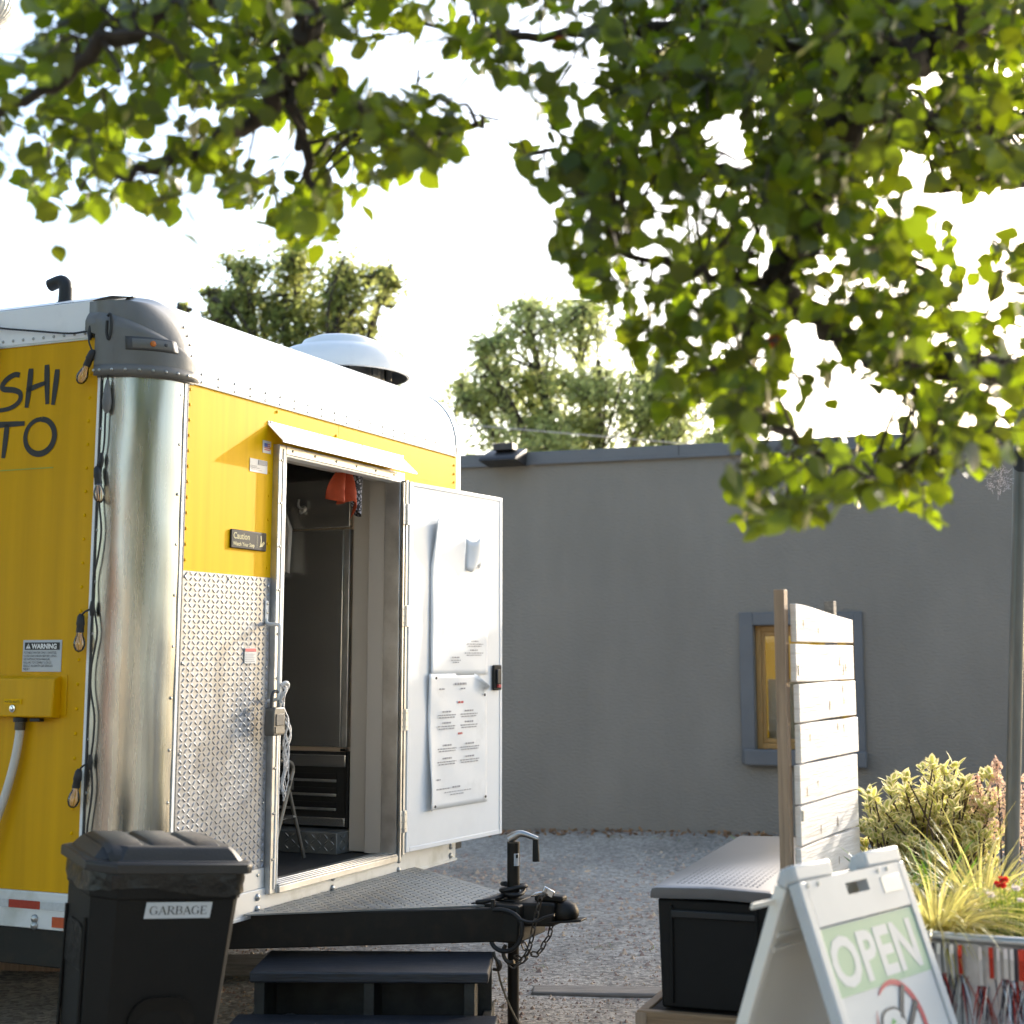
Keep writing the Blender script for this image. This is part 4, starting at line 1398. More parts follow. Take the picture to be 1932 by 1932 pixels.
# ------------------------------------------------------------------ wooden steps in front of the door
ws_ = thing('wooden_steps', 'dark stained two tread wooden steps in front of the tongue', 'steps', (-.64, 6.44, 0), R(-1.5))
top = G().box((-.50, .0, .30), (.50, .46, .345)).build('tread', M['stain_wood'], ws_, bevel=.008)
G().box((-.55, -.36, .130), (.54, .019, .172)).build('tread', M['stain_wood'], ws_, bevel=.008)
G().box((-.52, .30, -.02), (.50, .33, .299)).build('recess_shade_board', M['stain_wood_end'], ws_)  # dark board added in place of the shade under the treads
for x in (-.46, 0.0, .42):
    G().box((x - .022, .02, -.02), (x + .022, .299, .299)).build('support', M['stain_wood_end'], ws_, bevel=.004)
G().box((.465, -.34, -.02), (.505, .46, .1295)).build('stringer', M['stain_wood_end'], ws_, bevel=.004)
G().box((-.53, -.34, -.02), (-.50, .46, .1295)).build('stringer', M['stain_wood_end'], ws_, bevel=.004)

# ------------------------------------------------------------------ garbage bin
gb = thing('garbage_bin', 'black plastic garbage bin with a ribbed charcoal lid', 'bin')
P0 = at(180, 1640, 4.78)
gb.matrix_basis = Matrix.Translation((P0.x, P0.y, 0)) @ Matrix.Rotation(R(4.6), 4, 'Y') @ Matrix.Rotation(R(30), 4, 'Z')
BWd, BDp, CHm = .405, .40, .07
HB = .995


def bin_ring(z, sc, off=0.0):
    """outline with a chamfered front-left corner; origin at the chamfer's right end; x along the front, y back"""
    w, d, c = BWd, BDp, CHm
    pts = [(0, 0), (w - .02, 0), (w, .02), (w, d - .03), (w - .03, d), (-c + .03, d), (-c, d - .03), (-c, c)]
    cx_, cy_ = w / 2 - c / 2, d / 2
    out = []
    for x, y in pts:
        x, y = cx_ + (x - cx_) * sc, cy_ + (y - cy_) * sc
        dd_ = Vector((x - cx_, y - cy_)).normalized() * off
        out.append((x + dd_.x, y + dd_.y, z))
    return out


rows = [bin_ring(z, .78 + .22 * z / HB) for z in (0, .03, .3, .6, .90)] + [bin_ring(.902, .985, .005), bin_ring(.955, .99, .006), bin_ring(HB, .99, .006)]
rows.insert(0, [(p[0], p[1], 0) for p in bin_ring(0, .70)])
body = G().sheet(rows, close=True).build('body', M['bin'], gb, 25, bevel=.006)


# raised arched panel and hand recesses
def on_front(x, z, off):
    sc = .78 + .22 * z / HB
    cy_ = BDp / 2
    return (x, cy_ + (0 - cy_) * sc - off, z)


def arch(x0, x1, z0, z1, r_):
    pts = [(x0, z0), (x1, z0), (x1, z1 - r_)]
    pts += [(x1 - r_ + r_ * math.cos(R(a)), z1 - r_ + r_ * math.sin(R(a))) for a in (20, 45, 70, 90)]
    pts += [(x0 + r_ + r_ * math.cos(R(a)), z1 - r_ + r_ * math.sin(R(a))) for a in (90, 110, 135, 160)]
    pts += [(x0, z1 - r_)]
    return pts


g = G()
o1, o2 = arch(.08, .29, .05, .60, .07), arch(.105, .265, .05, .555, .055)
n_ = len(o1)
vs = [on_front(*p, .012) for p in o1] + [on_front(*p, .0005) for p in o2] + [on_front(*p, .001) for p in o1]
g.add(vs, [(i, (i + 1) % n_, n_ + (i + 1) % n_, n_ + i) for i in range(n_)] + [(2 * n_ + i, 2 * n_ + (i + 1) % n_, (i + 1) % n_, i) for i in range(n_)])
g.build('panel_arch', M['bin'], body, 30)
gx = lambda y, z, off: (-CHm - off + (.22 * (1 - z / HB)) * .18, y, z)
g = G()
for (y0, y1, z0, z1) in ((.13, .33, .66, .80),):
    g.add([gx(y, z, .002) for y, z in arch(y0, y1, z0, z1, .04)], [tuple(range(11))[::-1]])
g.build('hand_recess', M['bag'], body, 0)
for y in (.10, .35):
    G().tube([gx(y, .03, -.002), gx(y, .83, .002)], .006, 6).build('side_rib', M['bin'], body, 50)
# liner folded over the rim
rows = []
rb = random.Random(3)
base = bin_ring(0, .99, .0)
dense = []
for k in range(len(base)):
    a, b = Vector(base[k]), Vector(base[(k + 1) % len(base)])
    nn = max(2, int((b - a).length / .02))
    dense += [a + (b - a) * i / nn for i in range(nn)]
for z, o_ in ((.985, .010), (.965, .013), (.945, .012), (.925, .014)):
    row = []
    for i, p in enumerate(dense):
        d = Vector((p.x - .185, p.y - .2, 0)).normalized()
        w_ = rb.uniform(-.002, .003) + .002 * math.sin(i * .9)
        zz_ = z + (.014 * math.sin(i * .23 + 1) + rb.uniform(-.003, .003)) * (1 if z < .93 else .25)
        q = p + d * (o_ + w_)
        row.append((q.x, q.y, zz_))
    rows.append(row)
G().sheet(rows, close=True).build('liner', M['bag'], gb, 60)
# lid
rows = [bin_ring(HB - .012, 1.03, .018), bin_ring(HB - .014, 1.03, .024), bin_ring(HB + .012, 1.03, .026), bin_ring(HB + .020, 1.03, .020), bin_ring(HB + .022, 1.0, .0), bin_ring(HB + .052, .90, 0), bin_ring(HB + .064, .84, 0), bin_ring(HB + .066, .3, 0), bin_ring(HB + .066, .01, 0)]
lid = G().sheet(rows, close=True).build('lid', M['lid'], gb, 25, bevel=.006)
# raised ribs running front to back
for x0, x1, h in ((-.030, .078, .010), (.108, .218, .012), (.248, .335, .010)):
    rows = []
    for y, zt, f_ in ((.000, .006, .2), (.012, .026, .6), (.035, .046, .9), (.07, .060, 1), (.13, .066, 1), (.30, .066, 1), (.345, .058, .8), (.375, .036, .4)):
        e_ = .02 * (1 - f_)
        rows.append([(x0 - .012 + e_, y, HB + zt - .004), (x0 + e_, y, HB + zt + h * f_ - .003), (x0 + .008 + e_, y, HB + zt + h * f_), (x1 - .008 - e_, y, HB + zt + h * f_), (x1 - e_, y, HB + zt + h * f_ - .003), (x1 + .012 - e_, y, HB + zt - .004)])
    G().sheet(rows).build('lid_rib', M['lid'], lid, 22)
lz_ = .842
lb_ = G().add([on_front(.095, lz_ + .050, .0035), on_front(.091, lz_, .0035), on_front(.305, lz_, .0035), on_front(.309, lz_ + .050, .0035)], [(0, 1, 2, 3)]).build('garbage_label', M['white'], gb, 0)
lb_.modifiers.new('solid', 'SOLIDIFY').thickness = .002
# serif capitals
sg = G()


def lab(a, b):
    x = .107 + a * .0352
    return on_front(x, lz_ + .0125 + b * .026, .0052)


def S(pts, w):
    ribbon(pts, w, lab, sg)


def serif(x, y, w=.22):
    S([(x - w / 2, y), (x + w / 2, y)], .05)


THK, THN = .11, .045
adv = 0
for cchr in 'GARBAGE':
    x = adv
    if cchr == 'G':
        n_ = 18
        pts = arc(x + .36, .5, .31, .49, 40, 322, n_)
        S(pts, [THN + (THK - THN) * max(0, -math.cos(R(40 + 282 * i / n_))) for i in range(n_ + 1)])
        S([(x + .62, .42), (x + .62, .08)], THK)
        serif(x + .60, .42, .26)
        S([(x + .60, .86), (x + .60, .66)], THN)
        adv += .80
    elif cchr == 'A':
        S([(x + .08, .02), (x + .36, .98)], THN)
        S([(x + .34, .98), (x + .66, .02)], THK)
        S([(x + .18, .36), (x + .54, .36)], THN)
        serif(x + .08, .025)
        serif(x + .66, .025)
        adv += .78
    elif cchr in 'RB':
        S([(x + .14, .02), (x + .14, .98)], THK)
        serif(x + .12, .025)
        serif(x + .12, .975)
        S([(x + .14, .97), (x + .36, .97)] + arc(x + .36, .74, .19, .23, 90, -90, 8)[1:] + [(x + .14, .51)], [THN] * 3 + [.08, .10, .11, .10, .08, THN, THN, THN])
        if cchr == 'R':
            S([(x + .32, .51), (x + .66, .02)], THK)
            serif(x + .66, .025, .18)
            adv += .76
        else:
            S([(x + .14, .51), (x + .38, .51)] + arc(x + .38, .27, .22, .24, 90, -90, 8)[1:] + [(x + .14, .03)], [THN] * 3 + [.08, .10, .11, .10, .08, THN, THN, THN])
            adv += .72
    elif cchr == 'E':
        S([(x + .14, .02), (x + .14, .98)], THK)
        S([(x + .04, .975), (x + .56, .975)], THN)
        S([(x + .04, .025), (x + .60, .025)], THN)
        S([(x + .14, .51), (x + .44, .51)], THN)
        S([(x + .55, .98), (x + .55, .80)], THN)
        S([(x + .59, .02), (x + .59, .22)], THN)
        S([(x + .44, .60), (x + .44, .42)], THN)
        adv += .68
sg.build('lettering', M['ink_black'], lb_, 0)
# ribbed hose lying by the bin
rh = thing('ribbed_hose', 'grey ribbed drain hose lying on the ground beside the garbage bin', 'hose')
pts = smoothpath([Vector((-1.45, 6.35, .05)), Vector((-1.30, 6.50, .055)), Vector((-1.12, 6.62, .07)), Vector((-.98, 6.80, .06)), Vector((-.95, 7.1, .05))], 22)
G().tube(pts, [.045 + .006 * (i % 2) for i in range(len(pts))], 12).build('hose', M['grey_hose'], rh, 20)
# ------------------------------------------------------------------ storage box on its timber frame
sb = thing('storage_box', 'black deck storage box with a woven pattern lid', 'storage box')
SBW, SBD, SBH = .44, 1.62, .755
pb = at(1234, 1670, 5.72)
sb.matrix_basis = Matrix.Translation((pb.x, pb.y, 0)) @ Matrix.Rotation(R(-19.5), 4, 'Z')
z0b = .365
zt = pb.z
sbm = mat('black_box_plastic', (.0055, .0055, .005), .55, var=.2, scale=8, bump=.12, bscale=90, bstretch=(1, 1, 6), spec=.25)
sbd = G().prism([(.02, z0b), (SBW - .02, z0b), (SBW - .008, zt - .05), (.008, zt - .05)], .02, SBD - .02, lambda a, b, t: (a, t, b)).build('body', sbm, sb, bevel=.008)
G().box((.06, .004, zt - .115), (SBW - .06, .016, zt - .085)).build('handle_recess', M['rubber'], sbd, bevel=.006)
for x in (.055, SBW - .067):
    G().box((x, .010, z0b + .02), (x + .012, .0195, zt - .07)).build('corner_rib', sbm, sbd, bevel=.003)
rows = []
for yy, dz in ((-.008, -.045), (-.010, -.030), (-.006, -.007), (.010, 0), (SBD - .03, .004), (SBD + .01, -.01), (SBD + .015, -.05)):
    e = 0 if dz > -.03 else .004
    rows.append([(-.008 - e, yy, zt - .045), (-.008 - e, yy, zt + min(dz, -.012)), (.008, yy, zt + dz), (SBW * .5, yy, zt + dz + .006), (SBW - .008, yy, zt + dz), (SBW + .008 + e, yy, zt + min(dz, -.012)), (SBW + .008 + e, yy, zt - .045)])
lidm = mat('charcoal_box_lid', (.085, .088, .092), .30, var=.15, scale=6, spec=.8)
ld = G().sheet(rows).build('lid', lidm, sb, 30)
g = G()
for i in range(15):
    for j in range(56):
        x, y = .075 + i * .0215, .06 + j * .0265
        if x < SBW - .04 and y < SBD - .06:
            s_ = 1 if (i + j) % 2 else -1
            e1 = Vector((.8, .7 * s_, 0)).normalized()
            lug(g, (x, y, zt + .0045 - .006 * abs(x / (SBW * .5) - 1)), e1, Vector((0, 0, 1)).cross(e1), Vector((0, 0, 1)), .0125, .0045, .003)
tag(g.build('lid_weave', lidm, ld, 25), kind='stuff')
tf = thing('timber_frame', 'cedar timber frame under the black storage box', 'frame')
tf.matrix_basis = sb.matrix_basis.copy()
for lo, hi in (((-.06, -.045, .215), (SBW + .35, -.007, .362)), ((-.06, -.0065, .215), (-.022, SBD + .1, .362)), ((SBW + .3, -.0065, .215), (SBW + .34, SBD + .1, .362)), ((-.0215, SBD + .06, .215), (SBW + .3, SBD + .1, .362)),
               ((-.06, -.045, .03), (SBW + .35, -.007, .213)), ((-.06, -.0065, .03), (-.022, SBD + .1, .213))):
    G().box(lo, hi).build('plank', M['cedar'], tf, bevel=.005)
G().box((-.021, -.006, .0), (SBW + .299, SBD + .059, .355)).build('fill', M['soil'], tf)
G().box((-.064, -.049, .02), (-.0225, -.0455, .355)).build('corner_block', M['post_wood'], tf)

# ------------------------------------------------------------------ wooden screen
wsn = thing('wooden_screen', 'pale plank screen on two wooden posts beside the storage box', 'screen')
ps_ = at(1490, 1140, 5.3)
wsn.matrix_basis = Matrix.Translation((ps_.x, ps_.y, 0)) @ Matrix.Rotation(R(90 - 27.5), 4, 'Z')
# local x along the planks, y towards the back (left) of the planks
rw = random.Random(5)
zt_ = 1.835
zc = zt_
for k in range(13):
    h = .137
    za, zb_ = zc - h + rw.uniform(.000, .003), zc
    y0 = rw.uniform(-.005, .004)
    x0, x1 = rw.uniform(-.006, .008), .752 + rw.uniform(-.01, .012) + k * .004
    sag = rw.uniform(-.004, .004)
    nx = 9
    tp_, bt_ = [], []
    for i in range(nx):
        t = i / (nx - 1)
        wob = .0012 * math.sin(t * 7 + k * 2)
        e = (-.045 * t ** 1.3 if k == 0 else 0)
        tp_.append((x0 + (x1 - x0) * t, zb_ + e + wob - (.002 if k else 0) + sag * t))
        bt_.append((x0 + (x1 - x0) * t, za + wob * .6 + sag * t))
    outl = bt_ + tp_[::-1]
    pkb = G().prism(outl, y0 - .022, y0, lambda a, b, t: (a, t + .006 * math.sin(a * 4), b)).build('plank', M['board'], wsn, 20, bevel=.003)
    for q in range(rw.randint(1, 3)):
        kx, kz = rw.uniform(.08, .66), (za + zb_) / 2 + rw.uniform(-.035, .04)
        g = G()
        g.add([(kx + .006 * math.cos(a) * rw.uniform(.7, 1.2), y0 - .0235 + .006 * math.sin(kx * 4), kz + .022 * math.sin(a) * rw.uniform(.6, 1.1)) for a in [2 * PI * i / 8 for i in range(8)]], [tuple(range(8))])
        g.build('knot', M['post_wood'], pkb, 0)
    zc -= h + .0035
for x, zt2, mm in ((-.030, 1.885, 'post_wood'), (.60, 1.865, 'old_board')):
    G().box((x, .0115, -.05), (x + .045, .050, zt2)).build('post', M[mm], wsn, bevel=.003)
for z in (1.60, 1.10, .80):
    G().box((-.004, -.030, z - .018), (.006, -.0235, z + .018)).build('staple', M['zinc'], wsn)

# ------------------------------------------------------------------ A-frame sign
sg_ = thing('sandwich_board', 'white plastic sandwich board sign reading OPEN', 'sign')
A_AX = R(42)
pS = at(1486, 1666, 3.95)
sg_.matrix_basis = Matrix.Translation((pS.x, pS.y, 0)) @ Matrix.Rotation(PI / 2 - A_AX, 4, 'Z')
ZH = pS.z
PHI = R(19.5)
SW_, SH_, STK = .560, 1.12, .034
# local x along the hinge (away to the right), -y towards the front


def fpn(a, b, t=0.0):
    """front panel: a along the hinge, b down the panel, t outwards"""
    return (a, -.02 - b * math.sin(PHI) - t * math.cos(PHI), ZH - b * math.cos(PHI) + t * math.sin(PHI))


def bpn(a, b, t=0.0):
    return (a, .028 + b * math.sin(PHI) + t * math.cos(PHI), ZH - .012 - b * math.cos(PHI) + t * math.sin(PHI))


def pbox(g, fn_, a0, a1, b0, b1, t0, t1):
    vs = [fn_(a, b, t) for t in (t0, t1) for a, b in ((a0, b0), (a1, b0), (a1, b1), (a0, b1))]
    g.add(vs, [(0, 1, 2, 3), (7, 6, 5, 4), (0, 4, 5, 1), (1, 5, 6, 2), (2, 6, 7, 3), (3, 7, 4, 0)])


for nm, fn_ in (('front_panel', fpn), ('back_panel', bpn)):
    g = G()
    pbox(g, fn_, 0, SW_, .119, SH_, -.004, .004)
    pbox(g, fn_, 0, .034, 0, SH_, -.022, .0125)
    pbox(g, fn_, SW_ - .034, SW_, 0, SH_, -.022, .0125)
    pbox(g, fn_, .0341, SW_ - .0341, SH_ - .10, SH_, -.022, .0125)
    # top bar with a hand slot
    pn_ = g.build(nm, M['sign_plastic'] if nm == 'back_panel' else M['white'], sg_, bevel=.006)
    g = G()
    oc_ = [(.0342, .0), (SW_ - .0342, .0), (SW_ - .0342, .118), (.0342, .118)]
    ic_ = [(.22, .026), (.335, .026), (.335, .056), (.22, .056)]
    vs = [fn_(a, b, t) for t in (.0118, -.0215) for a, b in oc_ + ic_]
    fs = []
    for i in range(4):
        j = (i + 1) % 4
        fs += [(i, j, 4 + j, 4 + i), (8 + i, 12 + i, 12 + j, 8 + j), (i, 8 + i, 8 + j, j), (4 + i, 4 + j, 12 + j, 12 + i)]
    g.add(vs, fs)
    g.build('top_bar', M['sign_plastic'] if nm == 'back_panel' else M['white'], pn_, 0)
    for a0_, a1_ in ((.0, .185), (.365, SW_)):
        g = G()
        pbox(g, fn_, a0_, a1_, -.045, -.0005, -.024, .012)
        hb = g.build('hinge_block', M['white'], pn_, bevel=.008)
        for a_ in (a0_ + .04, a0_ + .09):
            G().lathe([(.007, 0), (.006, .004), (.0001, .005)], n=8, M=MF, c=fn_(a_, .012, .012)).build('rivet', M['sign_plastic'], hb)
    if nm == 'back_panel':
        for z in (.12, .16):
            g = G()
            pbox(g, bpn, .02, .30, z, z + .012, -.028, -.0225)
            g.build('moulded_rib', M['sign_plastic'], pn_)
    else:
        g = G()
        pbox(g, fpn, .405, .51, .03, .075, .0119, .0135)
        g.build('embossed_plate', M['sign_plastic'], pn_, bevel=.003)
        IX0, IX1, IB0, IB1 = .0345, SW_ - .0345, .124, 1.01
        g = G()
        pbox(g, fpn, IX0, IX1, IB0, IB1, .0045, .0062)
        ins = g.build('sign_insert', M['sign_white'], pn_)
        g = G()
        pbox(g, fpn, IX0, IX1, IB0, IB0 + .170, .0065, .0075)
        gbd = g.build('green_band', M['green'], ins)
        vs, fs = text_geom('OPEN', .155, bold=.0050, sx=.92, spacing=1.04)
        xm = (min(p.x for p in vs) + max(p.x for p in vs)) / 2
        xw = (max(p.x for p in vs) - min(p.x for p in vs))
        k_ = .445 / xw
        g = G()
        g.add([fpn((IX0 + IX1) / 2 - .012 + (p.x - xm) * k_, IB0 + .147 - p.y * 1.10, .0085) for p in vs], fs)
        g.build('open_lettering', M['sign_white'], gbd, 0)
        # emblem: brushed ring, roll and chopsticks
        EC, EB = .268, .410
        P2 = lambda x, y, t: fpn(EC + x * .76, EB - y * .76, t)
        g = G()
        n_ = 40
        pts = arc(.02, .0, .155, .155, 125, -165, n_)
        ribbon(pts, [.006 + .026 * math.sin(PI * min(1, .18 + .82 * (1 - i / n_))) ** .7 * (1 - .75 * (i / n_) ** 2) for i in range(n_ + 1)], lambda a, b: P2(a, b, .0085), g)
        pts = arc(.02, .0, .155, .155, 195, 148, 10)
        ribbon(pts, [.002 + .007 * math.sin(PI * i / 10) for i in range(11)], lambda a, b: P2(a, b, .0085), g)
        g.build('emblem_ring', M['logo_red'], ins, 0)
        sq = [(.085 * math.copysign(abs(math.cos(a)) ** .75, math.cos(a)), .085 * math.copysign(abs(math.sin(a)) ** .75, math.sin(a))) for a in [2 * PI * i / 28 for i in range(28)]]
        for sc_, mm, tt, nm2 in ((1.0, 'logo_dark', .0092, 'emblem_seaweed'), (.90, 'sign_white', .0098, 'emblem_rice')):
            G().add([P2(-.03 + x * sc_, -.005 + y * sc_, tt) for x, y in sq], [tuple(range(28))]).build(nm2, M[mm], ins, 0)
        for poly, mm in (([(-.075, .0), (-.04, .018), (-.03, -.03), (-.02, -.055), (-.06, -.05), (-.072, -.03)], 'logo_red'), ([(-.03, .022), (.0, .018), (.012, -.01), (.0, -.045), (-.012, -.04), (-.02, -.01)], 'logo_green'), ([(-.06, .022), (-.035, .045), (-.012, .03), (-.03, .026)], 'logo_green')):
            G().add([P2(x, y, .0104) for x, y in poly], [tuple(range(len(poly)))]).build('emblem_filling', M[mm], ins, 0)
        g = G()
        ribbon([(.03, .035), (.055, .075), (.098, .135)], [.020, .021, .022], lambda a, b: P2(a, b, .0110), g)
        ribbon([(.03, -.025), (.09, .02), (.155, .072)], [.022, .022, .023], lambda a, b: P2(a, b, .0110), g)
        ribbon([(.06, -.005), (.045, -.05), (.02, -.12)], [.05, .045, .03], lambda a, b: P2(a, b, .0108), g)
        g.build('emblem_chopsticks', M['logo_dark'], ins, 0)
# spreader strip sticking out at the back
g = G()
pbox(g, bpn, -.10, .02, .035, .050, .0, .006)
g.build('tie_strap', M['sign_plastic'], sg_)

# ------------------------------------------------------------------ galvanised planters
def planter(name, label, c, rx, ry, h, rot, ncorr):
    t = thing(name, label, 'planter', (c[0], c[1], 0), rot)

    def ring(z, off):
        return [((rx + off) * math.copysign(abs(math.cos(a)) ** .62, math.cos(a)), (ry + off) * math.copysign(abs(math.sin(a)) ** .62, math.sin(a)), z) for a in [2 * PI * i / 72 for i in range(72)]]
    rows = [ring(0, -.03), ring(.02, -.02)]
    for k in range(ncorr):
        z = .05 + (h - .14) * k / ncorr
        rows += [ring(z, -.004), ring(z + .015, .006), ring(z + .03, .006), ring(z + .045, -.004)]
    rows += [ring(h - .05, -.002), ring(h, 0), ring(h, -.012), ring(h - .06, -.014)]
    G().sheet(rows, close=True).build('tub', M['galv'], t, 40)
    g = G()
    pts = [Vector(p) for p in ring(h, .004)]
    g.tube(pts + [pts[0]], .014, 8, caps=False)
    g.build('rolled_rim', M['galv'], t, 60)
    g = G()
    rg_ = ring(h - .055, -.016)
    g.add(rg_, [tuple(range(72))])
    g.build('soil', M['soil'], t)
    return t


pr_ = at(1895, 1772, 4.45)
RIM = pr_.z
planter('stock_tank_planter', 'galvanised steel tank planter hung with tinsel tassels behind the OPEN sign', (pr_.x + .13, pr_.y + .48), .40, .52, RIM, R(-25), 3)
planter('galvanised_tub', 'second galvanised tub standing in the shade behind the tasselled planter', (1.62, 6.30), .42, .42, .62, 0, 2)


# ------------------------------------------------------------------ plants
def blade(g, base, d, L, w, droop, n=5, mi=0, twist=0.0):
    """grass ribbon arching over"""
    d = Vector(d).normalized()
    hz = Vector((d.x, d.y, 0))
    if hz.length < 1e-3:
        hz = Vector((1, 0, 0))
    hz.normalize()
    sd = Vector((-hz.y, hz.x, 0))
    p = Vector(base)
    L_, R_ = [], []
    for i in range(n + 1):
        t = i / n
        ww = w * (1 - t) ** .7 * (.55 + .45 * min(1, t * 4)) * .5 + .0004
        tw = sd * math.cos(twist * t) + Vector((0, 0, 1)) * math.sin(twist * t)
        L_.append(p + tw * ww)
        R_.append(p - tw * ww)
        d = (d + Vector((0, 0, -droop / n)) + hz * .04).normalized()
        p = p + d * (L / n)
    g.sheet([L_, R_], mi)


def leaf_shape(g, c, ax, nrm, L, w, fold=.15, mi=0, tip=.25, inner=None):
    """folded ovate leaf; inner: material index of the midrib zone"""
    ax = Vector(ax).normalized()
    nrm = Vector(nrm)
    sd = ax.cross(nrm)
    if sd.length < 1e-4:
        sd = ax.orthogonal()
    sd.normalize()
    nrm = sd.cross(ax).normalized()
    c = Vector(c)
    prof_ = [(0, 0), (.22, .8), (.48, 1.0), (.76, .66), (1.0, 0.0)]
    mid = [c + ax * (L * t) - nrm * (L * .10 * t * t) for t, q in prof_]
    lf = [mid[i] + sd * (w * .5 * prof_[i][1]) + nrm * (fold * w * prof_[i][1]) for i in (1, 2, 3)]
    rt_ = [mid[i] - sd * (w * .5 * prof_[i][1]) + nrm * (fold * w * prof_[i][1]) for i in (1, 2, 3)]
    if inner is None:
        g.add(mid + lf + rt_, [(0, 1, 5), (1, 2, 6, 5), (2, 3, 7, 6), (3, 4, 7), (0, 8, 1), (1, 8, 9, 2), (2, 9, 10, 3), (3, 10, 4)], mi)
    else:
        li = [mid[i] + (lf[i - 1] - mid[i]) * .5 for i in (1, 2, 3)]
        ri = [mid[i] + (rt_[i - 1] - mid[i]) * .5 for i in (1, 2, 3)]
        b = len(g.v)
        g.v.extend([tuple(p) for p in mid + lf + rt_ + li + ri])
        fi = [(0, 1, 11), (1, 2, 12, 11), (2, 3, 13, 12), (0, 14, 1), (1, 14, 15, 2), (2, 15, 16, 3)]
        fo = [(0, 11, 5), (11, 12, 6, 5), (12, 13, 7, 6), (13, 4, 7), (3, 4, 13), (0, 8, 14), (14, 8, 9, 15), (15, 9, 10, 16), (16, 10, 4), (3, 16, 4)]
        g.f.extend([tuple(b + i for i in f) for f in fi + fo])
        g.m.extend([inner] * len(fi) + [mi] * len(fo))


def rnd_dir(rs, up=0.0):
    v_ = Vector((rs.gauss(0, 1), rs.gauss(0, 1), rs.gauss(0, 1) + up))
    return v_.normalized()


# variegated shrub
rs = random.Random(11)
sh_ = thing('variegated_shrub', 'cream and green variegated shrub glowing in the sun beside the screen', 'shrub', (1.66, 6.25, 0))
gl, gt = G(), G()
for i in range(210):
    px, py = rs.uniform(1628, 1880), 0
    hfac = 1 - .35 * abs((px - 1740) / 150) ** 2
    Y = rs.uniform(5.95, 6.6)
    topz = at(px, 1446 + rs.uniform(0, 45) + (1 - hfac) * 60, Y)
    lay = rs.random() ** 1.4
    tip = Vector((topz.x, topz.y, topz.z - .50 * lay)) - sh_.location
    base = Vector((tip.x * .35 + rs.gauss(0, .05), tip.y * .35 + rs.gauss(0, .05), .58))
    midp = (base + tip) / 2 + Vector((rs.gauss(0, .04), rs.gauss(0, .04), .03))
    gt.tube(smoothpath([base, midp, tip], 3), [.006, .0055, .005, .0045, .004, .0035, .003], 5, caps=False)
    for q in range(3):
        f_ = 1 - .17 * q
        c0_ = base + (tip - base) * f_ + (Vector((rs.gauss(0, .045), rs.gauss(0, .045), rs.gauss(0, .02))) if q else Vector())
        for k in range(rs.randint(6, 8)):
            a = 2 * PI * k / 7 + rs.random()
            ax = Vector((math.cos(a), math.sin(a), rs.uniform(.5, 2.2 if k < 4 else 1.0))).normalized()
            leaf_shape(gl, c0_ + Vector((rs.gauss(0, .006), rs.gauss(0, .006), rs.gauss(0, .008))), ax, Vector((0, 0, 1)) + rnd_dir(rs) * .3, rs.uniform(.042, .072), rs.uniform(.022, .033), .14, 0, inner=1)
gt.build('stems', M['twig'], sh_, 60)
tag(gl.build('foliage', [M['cream_leaf'], M['shrub_green']], sh_, 0), kind='stuff')


def grass_clump(name, label, c, n, L, w, spread, mats, seed, droop=1.4, up=1.0, part='blades'):
    rs = random.Random(seed)
    t = thing(name, label, 'grass', c)
    g = G()
    for i in range(n):
        a = rs.random() * 2 * PI
        rr_ = abs(rs.gauss(0, .03))
        d = Vector((math.cos(a) * spread * rs.random() ** .6, math.sin(a) * spread * rs.random() ** .6, up))
        blade(g, (rr_ * math.cos(a), rr_ * math.sin(a), 0), d, L * rs.uniform(.6, 1.15), w * rs.uniform(.7, 1.3), droop * rs.uniform(.5, 1.3), 6, 0, rs.uniform(-1, 1))
    tag(g.build(part, mats, t, 0), kind='stuff')
    return t


c = at(1768, 1772, 4.70)
grass_clump('ornamental_grass', 'pale yellow fountain grass spilling over the front rim of the tank planter', (c.x, c.y, RIM - .05), 620, .31, .0085, 1.0, M['grass'], 21, 1.5, .85)
c = at(1850, 1690, 5.25)
grass_clump('tall_grass', 'long arching pale grass growing in front of the metal pole', (c.x, c.y, RIM - .12), 230, .45, .0095, .65, M['grass'], 22, 1.5, 1.0)
c = at(1765, 1700, 5.35)
grass_clump('strap_leaf_plant', 'dark green strap leaved plant between the shrub and the fountain grass', (c.x, c.y, RIM - .12), 20, .34, .026, .55, M['grass_green'], 23, .8, 1.0)
c = at(1690, 1680, 5.5)
grass_clump('leafy_clump', 'short green leafy clump behind the top of the sandwich board', (c.x, c.y, RIM - .10), 45, .25, .02, .7, M['grass_green'], 24, 1.0, .9)
c = at(1470, 1600, 8.2)
grass_clump('weed_tuft', 'small green weed tuft peeking out behind the storage box', (c.x + .02, c.y, .33), 22, .42, .018, .8, M['grass_green'], 25, 1.2, 1.0)
